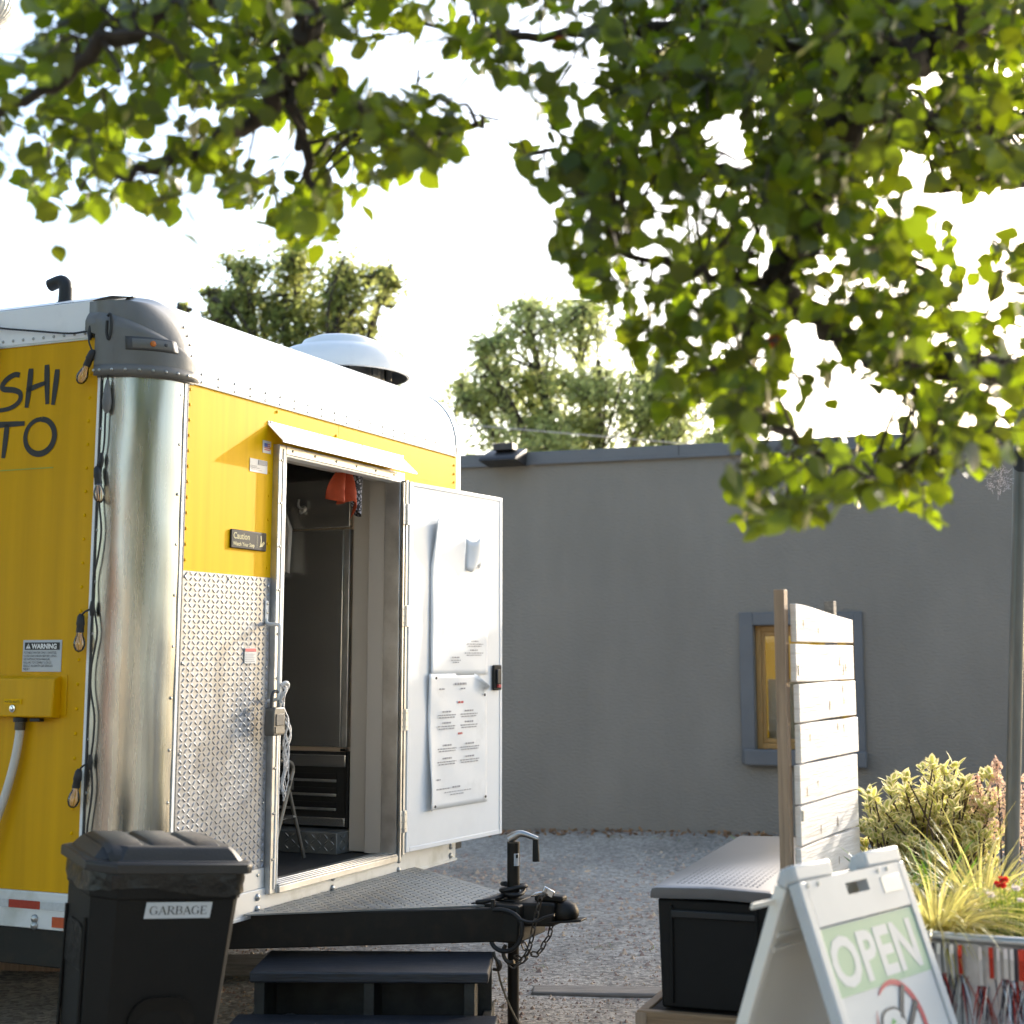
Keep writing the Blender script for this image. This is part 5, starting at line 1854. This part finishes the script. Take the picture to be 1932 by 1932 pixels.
# fine leaved bush with flowers
rs = random.Random(31)
cb = at(1905, 1735, 4.75)
fb = thing('flowering_bush', 'fine leaved green bush with red and white flowers in the tank planter', 'bush', (cb.x + .03, cb.y + .05, RIM - .06))
g = G()
for i in range(260):
    d = rnd_dir(rs, .9)
    d.z = abs(d.z) * .8 + .12
    L = rs.uniform(.10, .22)
    for k in range(11):
        t = .35 + .65 * k / 10
        p = Vector((d.x * L * t * 1.05, d.y * L * t * 1.05, d.z * L * t + .0))
        leaf_shape(g, p, (d + rnd_dir(rs) * .9), rnd_dir(rs), rs.uniform(.014, .024), .004, .1)
tag(g.build('foliage', M['needle'], fb, 0), kind='stuff')
for (px, py, mm, s_) in ((1886, 1672, 'petal_red', .022), (1893, 1662, 'petal_red', .019), (1868, 1690, 'petal_white', .016), (1916, 1678, 'petal_white', .016), (1925, 1700, 'petal_white', .013)):
    p = at(px, py, 4.62) - fb.location
    g = G()
    for k in range(7):
        a = 2 * PI * k / 7 + rs.random() * .4
        leaf_shape(g, p, (math.cos(a), math.sin(a) * .6 - .2, .6 + .4 * math.sin(a * 3)), (0, -1, .5), s_, s_ * .8, .1)
    g.build('flower', M[mm], fb, 0)
    G().tube([p, (p.x * .7, p.y * .7, .02)], .0018, 5).build('flower_stem', M['grass_green'], fb)
# pink plumes behind the pole
ap_ = at(1895, 1600, 6.1)
pp_ = thing('pink_plume_plant', 'dry pink plume flowers standing on both sides of the metal pole', 'plant', (ap_.x, ap_.y, .3))
for k, (px, py, ht) in enumerate(((1880, 1436, .62), (1924, 1462, .58), (1840, 1466, .4), (1930, 1500, .5))):
    tip = at(px, py, 6.0 + .1 * k) - pp_.location
    base = Vector((rs.gauss(0, .05), rs.gauss(0, .05), 0))
    G().tube(smoothpath([base, (base + tip) / 2 + Vector((.02, 0, .05)), tip], 4), .0035, 5).build('stem', M['twig'], pp_, 60)
    g = G()
    for i in range(280):
        t = rs.random()
        r_ = .075 * (.15 + .85 * t) * rs.random() ** .5
        a = rs.random() * 2 * PI
        p = tip - (tip - base).normalized() * (t * .26) + Vector((math.cos(a) * r_, math.sin(a) * r_, rs.gauss(0, .008)))
        leaf_shape(g, p, rnd_dir(rs, .5), rnd_dir(rs), rs.uniform(.012, .022), .011, .2)
    tag(g.build('plume', M['plume'], pp_, 0), kind='stuff')

# ------------------------------------------------------------------ tinsel garland on the tank
tg_ = thing('tinsel_garland', 'red white and black tinsel fringe hanging round the tank planter rim', 'garland', (pr_.x + .13, pr_.y + .48, 0), R(-25))
rs = random.Random(41)
parts = {'tin_red': G(), 'tin_silver': G(), 'tin_dark': G()}


def rimpt(a, off):
    return Vector(((.40 + off) * math.copysign(abs(math.cos(a)) ** .62, math.cos(a)), (.52 + off) * math.copysign(abs(math.sin(a)) ** .62, math.sin(a)), RIM))


a = R(175)
while a < R(345):
    p = rimpt(a, .016)
    q = rimpt(a + .02, .016)
    td = (q - p).normalized()
    mm = rs.choice(['tin_red', 'tin_silver', 'tin_silver', 'tin_silver', 'tin_dark'])
    w_ = rs.uniform(.006, .013)
    g = parts[mm]
    L = rs.uniform(.08, .12)
    rows = [[p + td * s_ * w_ * .5 + Vector((0, 0, -.018 - L * t)) + (p - Vector((0, 0, RIM))).normalized() * (.002 + .004 * math.sin(t * 5)) for s_ in (-1, 1)] for t in (0, .33, .66, 1)]
    g.sheet(rows)
    if rs.random() < .8:
        for k in range(rs.randint(12, 22)):
            mm2 = rs.choice(['tin_dark', 'tin_dark', 'tin_red', 'tin_silver'])
            st_ = p + td * rs.gauss(0, .010) + Vector((0, 0, -.02 - L))
            outw = (p - Vector((0, 0, RIM))).normalized()
            LL = rs.uniform(.10, .22)
            blade(parts[mm2], st_, td * rs.gauss(0, .3) + outw * rs.uniform(.05, .5) + Vector((0, 0, -.6)), LL, .0045, 1.2, 4, 0, rs.uniform(-2, 2))
    a += rs.uniform(.018, .030)
for mm, nm in (('tin_red', 'red_strips'), ('tin_silver', 'silver_strips'), ('tin_dark', 'dark_strips')):
    tag(parts[mm].build(nm, M[mm], tg_, 0), kind='stuff')

# ------------------------------------------------------------------ metal pole at the right
pa, pb_ = at(1925, 880, 5.75), at(1909, 1620, 5.75)
ax_ = (pa - pb_).normalized()
mp_ = thing('metal_pole', 'grey metal pole with a dark round sticker among the plants', 'pole', (pb_.x, pb_.y, 0))
bse = pb_ - ax_ * (pb_.z / ax_.z)
G().tube([bse - mp_.location, pa + ax_ * .32 - mp_.location], .027, 20).build('tube', M['pole'], mp_, 60)
q_ = Vector((0, 0, 1)).rotation_difference(ax_).to_matrix().to_4x4()
rows = []
for z in [-.045 + .01 * i for i in range(10)]:
    hw = math.sqrt(max(1e-6, .047 ** 2 - z * z)) / .0285
    rows.append([(q_ @ Vector((.0285 * math.cos(R(-95) + hw * t), .0285 * math.sin(R(-95) + hw * t), z))) + pa - mp_.location + ax_ * .02 for t in [-1 + i / 4 for i in range(9)]])
G().sheet(rows).build('round_sticker', M['ink_black'], mp_, 60)
# spider web by the pole
gw = G()
rs = random.Random(51)
cw = at(1884, 905, 5.7)
for i in range(150):
    a_, r_ = rs.random() * 6.28, .05 * rs.random() ** .5
    p = cw + Vector((math.cos(a_) * r_, rs.gauss(0, .01), math.sin(a_) * r_ * 1.1))
    gw.tube([p, p + Vector((rs.gauss(0, .010), rs.gauss(0, .004), rs.gauss(0, .010)))], .0005, 3, caps=False)
tag(gw.build('spider_web', M['petal_white'], None, 0), 'small tattered spider web glinting left of the metal pole', 'web', kind='stuff')

# dry grass and weeds in the gravel
rs = random.Random(71)
gd, gn = G(), G()
for k in range(46):
    if k < 26:
        x = rs.uniform(-1.0, 3.0)
        y = 14.36 - .364 * (x + .22) - rs.uniform(.03, .5)
    else:
        x, y = rs.uniform(-2.2, 1.1), rs.uniform(6.9, 9.2)
    for i in range(rs.randint(5, 14)):
        a = rs.random() * 6.28
        blade(gd if rs.random() < .7 else gn, (x + rs.gauss(0, .03), y + rs.gauss(0, .03), gz(x, y) - .002), (math.cos(a), math.sin(a), rs.uniform(.5, 1.6)), rs.uniform(.04, .11), .004, 1.6, 4)
tag(gd.build('dry_grass', M['dry'], None, 0), 'dry straw coloured grass tufts in the gravel', 'grass', kind='stuff')
tag(gn.build('green_weeds', M['needle'], None, 0), 'short green weeds sprouting through the gravel', 'weeds', kind='stuff')
# ------------------------------------------------------------------ far trees
def far_tree(name, label, px, Y, blobs, nleaf, size, lm, seed):
    """blobs: (px, py, rx_px, ry_px, depth) lobes of the crown"""
    rs = random.Random(seed)
    k = Y / 2829.0
    b0 = at(px, 1238, Y)
    t = thing(name, label, 'tree', (b0.x, Y, 0))
    cs = [(at(bx, by, Y + dy) - t.location, rx * k, ry * k) for bx, by, rx, ry, dy in blobs]
    zb = min(c_[0].z - c_[2] for c_ in cs)
    g = G()
    top = max(cs, key=lambda c_: c_[0].z)[0]
    fork = Vector((0, 0, max(1.2, zb * .75)))
    g.tube(smoothpath([Vector((0, 0, -.1)), fork * .5 + Vector((.08, 0, 0)), fork], 4), [.24 - .008 * i for i in range(9)], 10)
    g.build('trunk', M['bark'], t, 60)
    g = G()
    gl_ = G()
    for c_, rx, rz in cs:
        lead = smoothpath([fork - Vector((0, 0, .15)), (fork + c_) * .5 + Vector((rs.gauss(0, .25), rs.gauss(0, .25), -.1)), c_, c_ + Vector((rs.gauss(0, .2), rs.gauss(0, .2), rz * .7))], 5)
        nL = len(lead)
        g.tube(lead, [.11 * (1 - .8 * i / nL) + .012 for i in range(nL)], 6)
        nsub = 16
        per = int(nleaf * rx * rz / sum(q[1] * q[2] for q in cs) / nsub)
        for s_ in range(nsub):
            d = rnd_dir(rs, .15)
            rad = rs.uniform(.55, 1.02)
            e = c_ + Vector((d.x * rx * rad, d.y * rx * rad, d.z * rz * rad))
            st_ = lead[int(nL * rs.uniform(.4, .9))]
            tw = smoothpath([st_, (st_ + e) / 2 + rnd_dir(rs) * .15, e], 4)
            g.tube(tw, [.04 * (1 - .8 * i / len(tw)) + .005 for i in range(len(tw))], 5)
            for i in range(per):
                f_ = rs.random() ** .6
                p = st_ + (e - st_) * f_ + Vector((rs.gauss(0, 1), rs.gauss(0, 1), rs.gauss(0, 1))) * (.10 + .26 * f_) * min(rx, 1.2) * .62
                n_ = rnd_dir(rs, .3)
                u_ = n_.orthogonal().normalized()
                v_ = n_.cross(u_)
                s2 = size * rs.uniform(.6, 1.25)
                gl_.add([p - u_ * s2 * .5, p + v_ * s2 * .32 + n_ * s2 * .08, p + u_ * s2 * .55, p - v_ * s2 * .32 + n_ * s2 * .08], [(0, 1, 2, 3)])
    g.build('branches', M['bark'], t, 60)
    tag(gl_.build('crown', lm, t, 0), kind='stuff')
    return t


far_tree('leafy_tree', 'dark green tree rising behind the trailer roof', 590, 29,
         [(455, 540, 78, 58, 0), (560, 512, 80, 60, .8), (655, 535, 88, 60, -.6), (722, 540, 52, 46, .3), (400, 570, 40, 36, .2), (540, 610, 110, 70, .2), (650, 640, 120, 70, .6), (430, 590, 55, 45, -.4), (740, 715, 55, 50, 0), (560, 720, 170, 90, 0), (345, 590, 22, 22, .5)], 18000, .12, M['far_leaf'], 61)
far_tree('glare_paled_tree', 'green tree behind the grey building, leaf colour paled for glare', 1080, 34,
         [(1000, 622, 88, 72, 0), (1095, 618, 92, 74, .8), (915, 680, 74, 62, -.5), (880, 750, 62, 72, .3), (1000, 760, 120, 90, .6), (1130, 740, 120, 90, -.4), (1230, 740, 90, 80, .5), (1280, 790, 90, 70, .2), (1070, 860, 220, 90, 0), (1350, 850, 120, 70, 0)], 25000, .135, M['far_leaf2'], 62)
# overhead wire
wa, wb = at(1000, 812, 26), at(1420, 848, 27)
g = G()
dw = (wb - wa)
pts = [wa + dw * t + Vector((0, 0, -1.2 * (.25 - (t - .5) ** 2) * 0)) for t in (-9, -3, 0, .5, 1, 3, 9)]
o = g.tube(pts, .012, 5).build('utility_wire', M['zinc'], None, 60)
tag(o, 'thin overhead wire crossing in front of the pale tree', 'wire')

# ------------------------------------------------------------------ street lamp whose globe shows in the top left corner
lc = at(-22, 2, 5.4)
la = thing('street_lamp', 'ribbed glass street lamp globe in the top left corner', 'street lamp', (lc.x, lc.y, 0))
G().tube([(0, 0, -.05), (0, 0, .5), (0, 0, lc.z - .16)], [.07, .045, .035], 14).build('post', M['bronze'], la, 60)
rows = []
for i in range(13):
    b = -PI / 2 + PI * i / 12
    rows.append([Vector((.098 * math.cos(b) * (1 + .035 * (k % 2)) * math.cos(2 * PI * k / 64), .098 * math.cos(b) * (1 + .035 * (k % 2)) * math.sin(2 * PI * k / 64), lc.z + .098 * math.sin(b))) for k in range(64)])
G().sheet(rows, close=True).build('globe', M['lamp_glass'], la, 0)
G().lathe([(.05, -.17), (.06, -.12), (.045, -.09)], n=20, c=(0, 0, lc.z)).build('fitter', M['bronze'], la, 50)

# ------------------------------------------------------------------ street tree overhead
CANOPY = [
    # left mass
    [(-60, -60), (880, -60), (860, 40), (800, 45), (780, 110), (830, 170), (930, 205), (940, 245), (905, 265), (880, 320), (800, 315), (730, 350), (680, 375), (655, 425), (610, 470), (560, 470), (530, 440), (490, 385), (450, 395), (405, 375), (350, 365), (330, 412), (230, 388), (150, 430), (60, 400), (25, 330), (-60, 345)],
    # right mass
    [(790, -60), (2000, -60), (2000, 905), (1932, 880), (1870, 915), (1835, 870), (1790, 905), (1790, 985), (1735, 985), (1680, 950), (1600, 950), (1545, 990), (1480, 985), (1405, 1015), (1370, 985), (1372, 900), (1400, 868), (1375, 832), (1320, 805), (1245, 755), (1205, 685), (1150, 610), (1100, 545), (1045, 480), (1040, 435), (1060, 385), (1000, 345), (955, 275), (1010, 255), (1060, 265), (1030, 225), (960, 170), (880, 135), (830, 90)],
]
HOLES = [
    [(1541, 230), (1641, 225), (1686, 300), (1706, 345), (1746, 390), (1796, 430), (1806, 495), (1846, 480), (1891, 435), (1940, 425), (1940, 350), (1856, 360), (1816, 380), (1766, 345), (1746, 300)],
    [(1476, 610), (1560, 605), (1557, 680), (1530, 715), (1492, 705)],
    [(1556, 707), (1611, 692), (1636, 742), (1686, 732), (1716, 777), (1706, 800), (1531, 820), (1470, 775), (1530, 765)],
    [(1710, 85), (1755, 100), (1760, 150), (1790, 160), (1775, 185), (1735, 170)],
    [(600, 100), (650, 65), (700, 95), (760, 60), (800, 140), (720, 190), (690, 150), (640, 140)],
    [(-80, -80), (46, -80), (58, 70), (30, 112), (-80, 112)],
    [(1340, 220), (1400, 200), (1405, 320), (1350, 300)],
    [(0, 250), (40, 270), (20, 300), (0, 310)],
    [(320, 210), (400, 195), (450, 230), (380, 240)],
    [(1820, 560), (1870, 510), (1900, 560), (1850, 590)],
    [(1060, 150), (1110, 110), (1150, 150), (1100, 180)],
    [(1235, 20), (1290, 30), (1270, 70), (1230, 60)],
]


def inside(p, poly):
    x, y = p
    c_ = False
    j = len(poly) - 1
    for i in range(len(poly)):
        xi, yi = poly[i]
        xj, yj = poly[j]
        if (yi > y) != (yj > y) and x < (xj - xi) * (y - yi) / (yj - yi) + xi:
            c_ = not c_
        j = i
    return c_


def in_canopy(p):
    return any(inside(p, q) for q in CANOPY) and not any(inside(p, q) for q in HOLES)


tx, ty = 2.35, 3.7
pt = thing('street_tree', 'street tree with round glossy leaves hanging over the scene', 'tree', (tx, ty, 0))
TL = Vector((tx, ty, 0))
g = G()
crown0 = Vector((0, 0, 3.1))
g.tube(smoothpath([Vector((0, 0, -.1)), Vector((.03, 0, .9)), Vector((-.02, .03, 2.0)), crown0], 5), [.17 - .004 * i for i in range(16)], 14)
g.build('trunk', M['bark'], pt, 60)
LIMBS = [
    ([(1990, -120, 3.6), (1800, 40, 3.55), (1680, 120, 3.5), (1600, 210, 3.5), (1580, 300, 3.5), (1520, 420, 3.45), (1460, 530, 3.4), (1420, 620, 3.4), (1395, 700, 3.4), (1405, 760, 3.35)], .060, .010),
    ([(1405, 760, 3.35), (1460, 800, 3.3), (1530, 845, 3.3), (1610, 885, 3.25), (1690, 915, 3.25)], .011, .004),
    ([(1460, 530, 3.4), (1540, 590, 3.5), (1640, 660, 3.6), (1760, 690, 3.7), (1930, 700, 3.8)], .018, .03),
    ([(1580, 300, 3.5), (1480, 330, 3.6), (1330, 330, 3.7), (1150, 330, 3.8), (1000, 285, 3.8)], .016, .004),
    ([(1680, 120, 3.5), (1500, 80, 3.6), (1300, 60, 3.6), (1100, 60, 3.7), (900, 70, 3.7)], .022, .006),
    ([(1800, 40, 3.55), (1300, -180, 3.4), (900, -200, 3.3), (600, -60, 3.2), (575, 60, 3.2), (540, 150, 3.2), (470, 230, 3.2), (350, 290, 3.15), (230, 330, 3.1)], .04, .006),
    ([(600, -60, 3.2), (420, -20, 3.1), (250, 60, 3.0), (100, 160, 3.0), (-40, 250, 2.95)], .022, .006),
    ([(575, 60, 3.2), (640, 170, 3.3), (720, 230, 3.4), (820, 250, 3.4), (920, 235, 3.4)], .014, .004),
    ([(540, 150, 3.2), (570, 270, 3.2), (590, 360, 3.2), (600, 430, 3.2)], .012, .004),
    ([(1460, 530, 3.4), (1350, 520, 3.4), (1230, 490, 3.4), (1110, 470, 3.4)], .010, .004),
    ([(1520, 420, 3.45), (1620, 430, 3.5), (1700, 470, 3.6), (1780, 540, 3.6)], .012, .004),
    ([(2000, 330, 4.2), (1900, 320, 4.1), (1820, 345, 4.0), (1760, 350, 4.0)], .03, .01),
    ([(1640, 660, 3.6), (1750, 760, 3.5), (1850, 830, 3.4)], .012, .004),
    ([(1600, 210, 3.5), (1750, 220, 3.7), (1880, 240, 3.8), (2000, 200, 3.9)], .02, .02),
]
limb_pts = []
for k, (pp, r0, r1) in enumerate(LIMBS):
    P = smoothpath([at(*q) - TL for q in pp], 6)
    n_ = len(P)
    rs = random.Random(k)
    P = [p + Vector((rs.gauss(0, .006), rs.gauss(0, .02), rs.gauss(0, .006))) for p in P]
    if k == 0:
        P = smoothpath([crown0 - Vector((0, 0, .1)), crown0 + Vector((-.25, 0, .35)), P[0]], 4)[:-1] + P
        n_ = len(P)
        r0 *= 1.25
        rr_ = [.10 + (r0 - .10) * i / 8 if i < 8 else r0 + (r1 - r0) * (i - 8) / (n_ - 8) for i in range(n_)]
    elif k == 11:
        P = smoothpath([crown0 - Vector((0, 0, .05)), crown0 + Vector((-.1, .15, .1)), P[0]], 4)[:-1] + P
        n_ = len(P)
        rr_ = [.07 + (r1 - .07) * i / n_ for i in range(n_)]
    else:
        rr_ = [1.4 * (r0 + (r1 - r0) * i / (n_ - 1)) for i in range(n_)]
    G().tube(P, rr_, 8).build('branch', M['bark'], pt, 60)
    limb_pts += P
rs = random.Random(77)
leaf_vars = []
gfol, gred, gtw = G(), G(), G()
LEAVES = []


def leaf_local(seed):
    r2 = random.Random(seed)
    g = G()
    w = r2.uniform(.74, .92)
    cu = r2.uniform(.05, .35)
    fo = r2.uniform(.02, .22)
    prof_ = [(0, 0), (.08, .50), (.28, .95), (.5, 1.0), (.72, .78), (.90, .36), (1.06, 0)]
    mid = [Vector((0, t, -cu * t * t * .5)) for t, q in prof_]
    n_ = len(prof_)
    lf = [mid[i] + Vector((w * .5 * prof_[i][1], 0, fo * prof_[i][1] * .6 + .03 * math.sin(i * 2 + seed))) for i in range(1, n_ - 1)]
    rt_ = [mid[i] + Vector((-w * .5 * prof_[i][1], 0, fo * prof_[i][1] * .6 + .03 * math.sin(i * 2.4 + seed))) for i in range(1, n_ - 1)]
    fs = [(0, 1, n_), (n_ - 2, n_ - 1, n_ + n_ - 3)]
    m_ = n_ + (n_ - 2)
    fs += [(0, m_, 1), (n_ - 2, m_ + n_ - 3, n_ - 1)]
    for i in range(1, n_ - 2):
        fs.append((i, i + 1, n_ + i, n_ + i - 1))
        fs.append((i, m_ + i - 1, m_ + i, i + 1))
    return mid + lf + rt_, fs


LV = [leaf_local(s_) for s_ in range(5)]
leaf_me = [mesh_of(G().add(v_, f_), M['leaf'], 'leaf', 60) for v_, f_ in LV]
tries = 0
ncl = 0
while ncl < 1260 and tries < 40000:
    tries += 1
    px, py = rs.uniform(-40, 1975), rs.uniform(-50, 1020)
    if not in_canopy((px, py)):
        continue
    core = (px > 1150 and py < 330) or (px < 700 and py < 130)
    if ncl >= 900 and not core:
        continue
    Y = rs.uniform(2.7, 4.0) if ncl < 900 else rs.uniform(3.2, 4.5)
    c0_ = at(px, py, Y) - TL
    near = min(limb_pts, key=lambda q: (q - c0_).length_squared)
    if (near - c0_).length > .75:
        continue
    d = (c0_ - near)
    d = (d.normalized() + rnd_dir(rs) * .7 + Vector((0, 0, -.25))).normalized()
    Lt = rs.uniform(.08, .17)
    ok = 0
    nlv = rs.randint(4, 7)
    st_ = c0_ - d * Lt * .5
    for k in range(nlv):
        t = (k + .6) / nlv
        p = st_ + d * (Lt * t)
        sd = d.orthogonal().normalized()
        sd = Quaternion(d, k * 2.4 + rs.random()) @ sd
        ax = (d * .45 + sd * .9 + Vector((0, 0, -.45)) + rnd_dir(rs) * .35).normalized()
        L = rs.uniform(.036, .064)
        c_ = p + ax * .018
        tipw = c_ + ax * L * .6 + TL
        if not in_canopy(proj(tipw)) and rs.random() < .93:
            continue
        nrm = (rnd_dir(rs) * .9 + Vector((0, -.1, .75))).normalized()
        LEAVES.append((c_, ax, nrm, L, p))
        ok += 1
    if ok:
        ncl += 1
    if ok >= max(3, nlv - 1):
        gtw.tube([st_, st_ + d * Lt * .5, st_ + d * Lt], [.0032, .0024, .0012], 4, caps=False)
        if (near - st_).length < .45 and rs.random() < .30:
            mp2 = (near + st_) / 2 + Vector((0, 0, .02)) + rnd_dir(rs) * .03
            if not all(in_canopy(proj(near + (st_ - near) * f_ + TL)) for f_ in (.2, .4, .6, .8)):
                continue
            gtw.tube(smoothpath([near, mp2, st_], 3), [.006, .0058, .0053, .0048, .0043, .0038, .0034], 5, caps=False)


def leaf_matrix(c_, ax, nrm, L):
    x = ax.cross(nrm)
    if x.length < 1e-3:
        x = ax.orthogonal()
    x.normalize()
    z = x.cross(ax).normalized()
    m_ = Matrix((x, ax, z)).transposed().to_4x4()
    return Matrix.Translation(c_) @ m_ @ Matrix.Scale(L, 4)


def vis(lf):
    q = proj(lf[0] + TL)
    d = (lf[0] + TL - _C).length
    return lf[3] / d if (0 < q[0] < 1932 and 0 < q[1] < 1932) else -1


LEAVES.sort(key=lambda l: -vis(l))
for i, (c_, ax, nrm, L, p) in enumerate(LEAVES):
    mm = leaf_matrix(c_, ax, nrm, L)
    red = rs.random() < .0009
    if i < 300 and not red:
        inst('leaf', leaf_me[i % 5], pt, mm)
    else:
        v_, f_ = LV[i % 5]
        (gred if red else gfol).add([mm @ q for q in v_], f_)
    gtw.tube([p, c_], .0011, 3, caps=False)
tag(gfol.build('foliage', M['leaf'], pt, 60), kind='stuff')
tag(gred.build('red_leaves', M['leaf_red'], pt, 60), kind='stuff')
tag(gtw.build('twigs', M['bark'], pt, 60), kind='stuff')
# ------------------------------------------------------------------ unseen crown over the camera, added and widened to block skylight
rs = random.Random(91)
gfar = G()
n_made = 0
while n_made < 16000:
    cc_ = Vector((.6 + 4.0 * rs.uniform(-1, 1), .2 + 3.4 * rs.uniform(-1, 1), 5.0 + 2.0 * rs.uniform(-1, 1)))
    e = Vector(((cc_.x - .6) / 4.0, (cc_.y - .2) / 3.4, (cc_.z - 5.0) / 2.0))
    if e.length > 1:
        continue
    for k in range(7):
        p = cc_ + Vector((rs.gauss(0, .08), rs.gauss(0, .08), rs.gauss(0, .06)))
        n_made += 1
        if p.y > .2:
            q = proj(p)
            if -120 < q[0] < 2050 and -150 < q[1] < 2100:
                continue
        mm = leaf_matrix(p - TL, rnd_dir(rs, -.4), rnd_dir(rs, .5), rs.uniform(.05, .075))
        v_, f_ = LV[k % 5]
        gfar.add([mm @ w_ for w_ in v_], f_)
tag(gfar.build('sky_blocking_foliage', M['leaf'], pt, 60), kind='stuff')
for a in range(7):
    d = Vector((math.cos(a * .9 + .4) * 2.2, math.sin(a * .9 + .4) * 2.0 - .6, 2.2 + .3 * math.sin(a * 3)))
    G().tube(smoothpath([crown0 - Vector((0, 0, .1)), crown0 + Vector((d.x * .4, d.y * .4, .9)), crown0 + d * .8], 5), [.07 - .005 * i for i in range(11)], 7).build('branch', M['bark'], pt, 60)

# ------------------------------------------------------------------ unseen street added behind the camera for reflections, bounce and dimmer skylight
tag(G().box((-120, -13.5, -.2), (120, -4.5, .004)).build('road', mat('asphalt', (.05, .05, .052), .85, var=.3, scale=3, bump=.3, bscale=80)), kind='structure')
g = G().box((-120, -4.499, -.2), (120, -4.35, .12))
tag(g.build('kerb', mat('kerb_concrete', (.32, .31, .29), .85, var=.2, scale=5)), kind='structure')
tag(G().box((-120, -16.5, -.2), (120, -13.501, .10)).build('pavement', mat('pavement_concrete', (.30, .29, .27), .85, var=.2, scale=2)), kind='structure')


def house(name, label, x, w, d, h, colr, roofc, gable, nw):
    t = thing(name, label, 'house', (x, -19.0, 0))
    wl = G().box((-w / 2, -d, -.2), (w / 2, 0, h)).build('wall', mat(name + '_wall', colr, .8, var=.1, scale=2), t)
    rm = mat(name + '_roof', roofc, .85, var=.25, scale=6)
    if gable:
        G().prism([(-w / 2 - .4, h + .002), (w / 2 + .4, h + .002), (0, h + w * .3)], -d - .3, .35, lambda a, b, q: (a, q, b)).build('roof', rm, t)
    else:
        G().box((-w / 2 - .1, -d - .1, h + .002), (w / 2 + .1, .12, h + .45)).build('roof', rm, t)
    gm = mat(name + '_glass', (.03, .035, .04), .08)
    tm_ = mat(name + '_trim', (.7, .69, .66), .6)
    for fl_i in range(2 if h > 4.5 else 1):
        for i in range(nw):
            cx_ = -w / 2 + w * (i + .5) / nw
            z = 1.0 + 2.8 * fl_i
            if fl_i == 0 and i == nw // 2:
                dr = G().box((cx_ - .5, .002, .0), (cx_ + .5, .06, 2.1)).build('door', mat(name + '_door', (.12, .05, .03), .5), t)
                G().tube([(cx_ + .38, .061, 1.0), (cx_ + .38, .10, 1.0)], .03, 8).build('handle', M['chrome'], dr)
                continue
            wn_ = G()
            wall_with_hole(wn_, cx_ - .62, cx_ + .62, z - .1, z + 1.5, cx_ - .5, cx_ + .5, z, z + 1.4, .002, .08)
            w_ = wn_.build('window', tm_, t)
            G().box((cx_ - .5, .004, z), (cx_ + .5, .02, z + 1.4)).build('pane', gm, w_)
    return t


house('unseen_brick_shop', 'unseen brick shop added across the street for reflections and bounce', -13, 13, 9, 5.6, (.24, .10, .065), (.10, .10, .10), False, 5)
house('unseen_cream_house', 'unseen cream gabled house added across the street for reflections and bounce', 1.5, 9, 8, 3.4, (.55, .48, .36), (.11, .09, .08), True, 3)
house('unseen_grey_house', 'unseen grey two storey house added across the street for reflections and bounce', 14.5, 10, 8, 5.6, (.30, .32, .32), (.07, .07, .075), True, 3)


def unseen_round_tree(name, label, x, y, h, r_, seed):  # unseen trees, added to dim skylight and darken reflections
    rs = random.Random(seed)
    t = thing(name, label, 'tree', (x, y, 0))
    G().tube(smoothpath([Vector((0, 0, -.1)), Vector((.1, 0, h * .3)), Vector((0, .05, h * .62))], 4), [.26 - .018 * i for i in range(9)], 10).build('trunk', M['bark'], t, 60)
    g = G()
    gb_ = G()
    for k in range(44):
        d = rnd_dir(rs, .2)
        e = Vector((d.x * r_, d.y * r_, h * .68 + d.z * r_ * .9)) * 1.0
        if k % 4 == 0:
            gb_.tube(smoothpath([Vector((0, 0, h * .45)), Vector((e.x * .4, e.y * .4, h * .6)), e], 3), [.09, .08, .07, .06, .05, .04, .03], 6)
        for i in range(55):
            p = e * 1.0 + Vector((rs.gauss(0, .5), rs.gauss(0, .5), rs.gauss(0, .42)))
            p.x *= rs.uniform(.5, 1)
            leaf_shape(g, p, rnd_dir(rs), rnd_dir(rs, .5), rs.uniform(.22, .38), rs.uniform(.14, .22))
    gb_.build('branches', M['bark'], t, 60)
    tag(g.build('crown', M['far_leaf'], t, 0), kind='stuff')


for i, (x, y, h, r_, lab_) in enumerate(((-7.5, -8.5, 8.5, 3.0, 'unseen round tree added left of the cream house to dim skylight'), (7.5, -15, 9.5, 3.2, 'unseen round tree added right of the cream house to dim skylight'), (-20, -15, 10, 3.4, 'unseen round tree added by the brick shop to dim skylight'), (-9, 3.5, 7.5, 2.4, 'unseen round tree added far left of the trailer to dim skylight'))):
    unseen_round_tree('unseen_round_tree', lab_, x, y, h, r_, 100 + i)
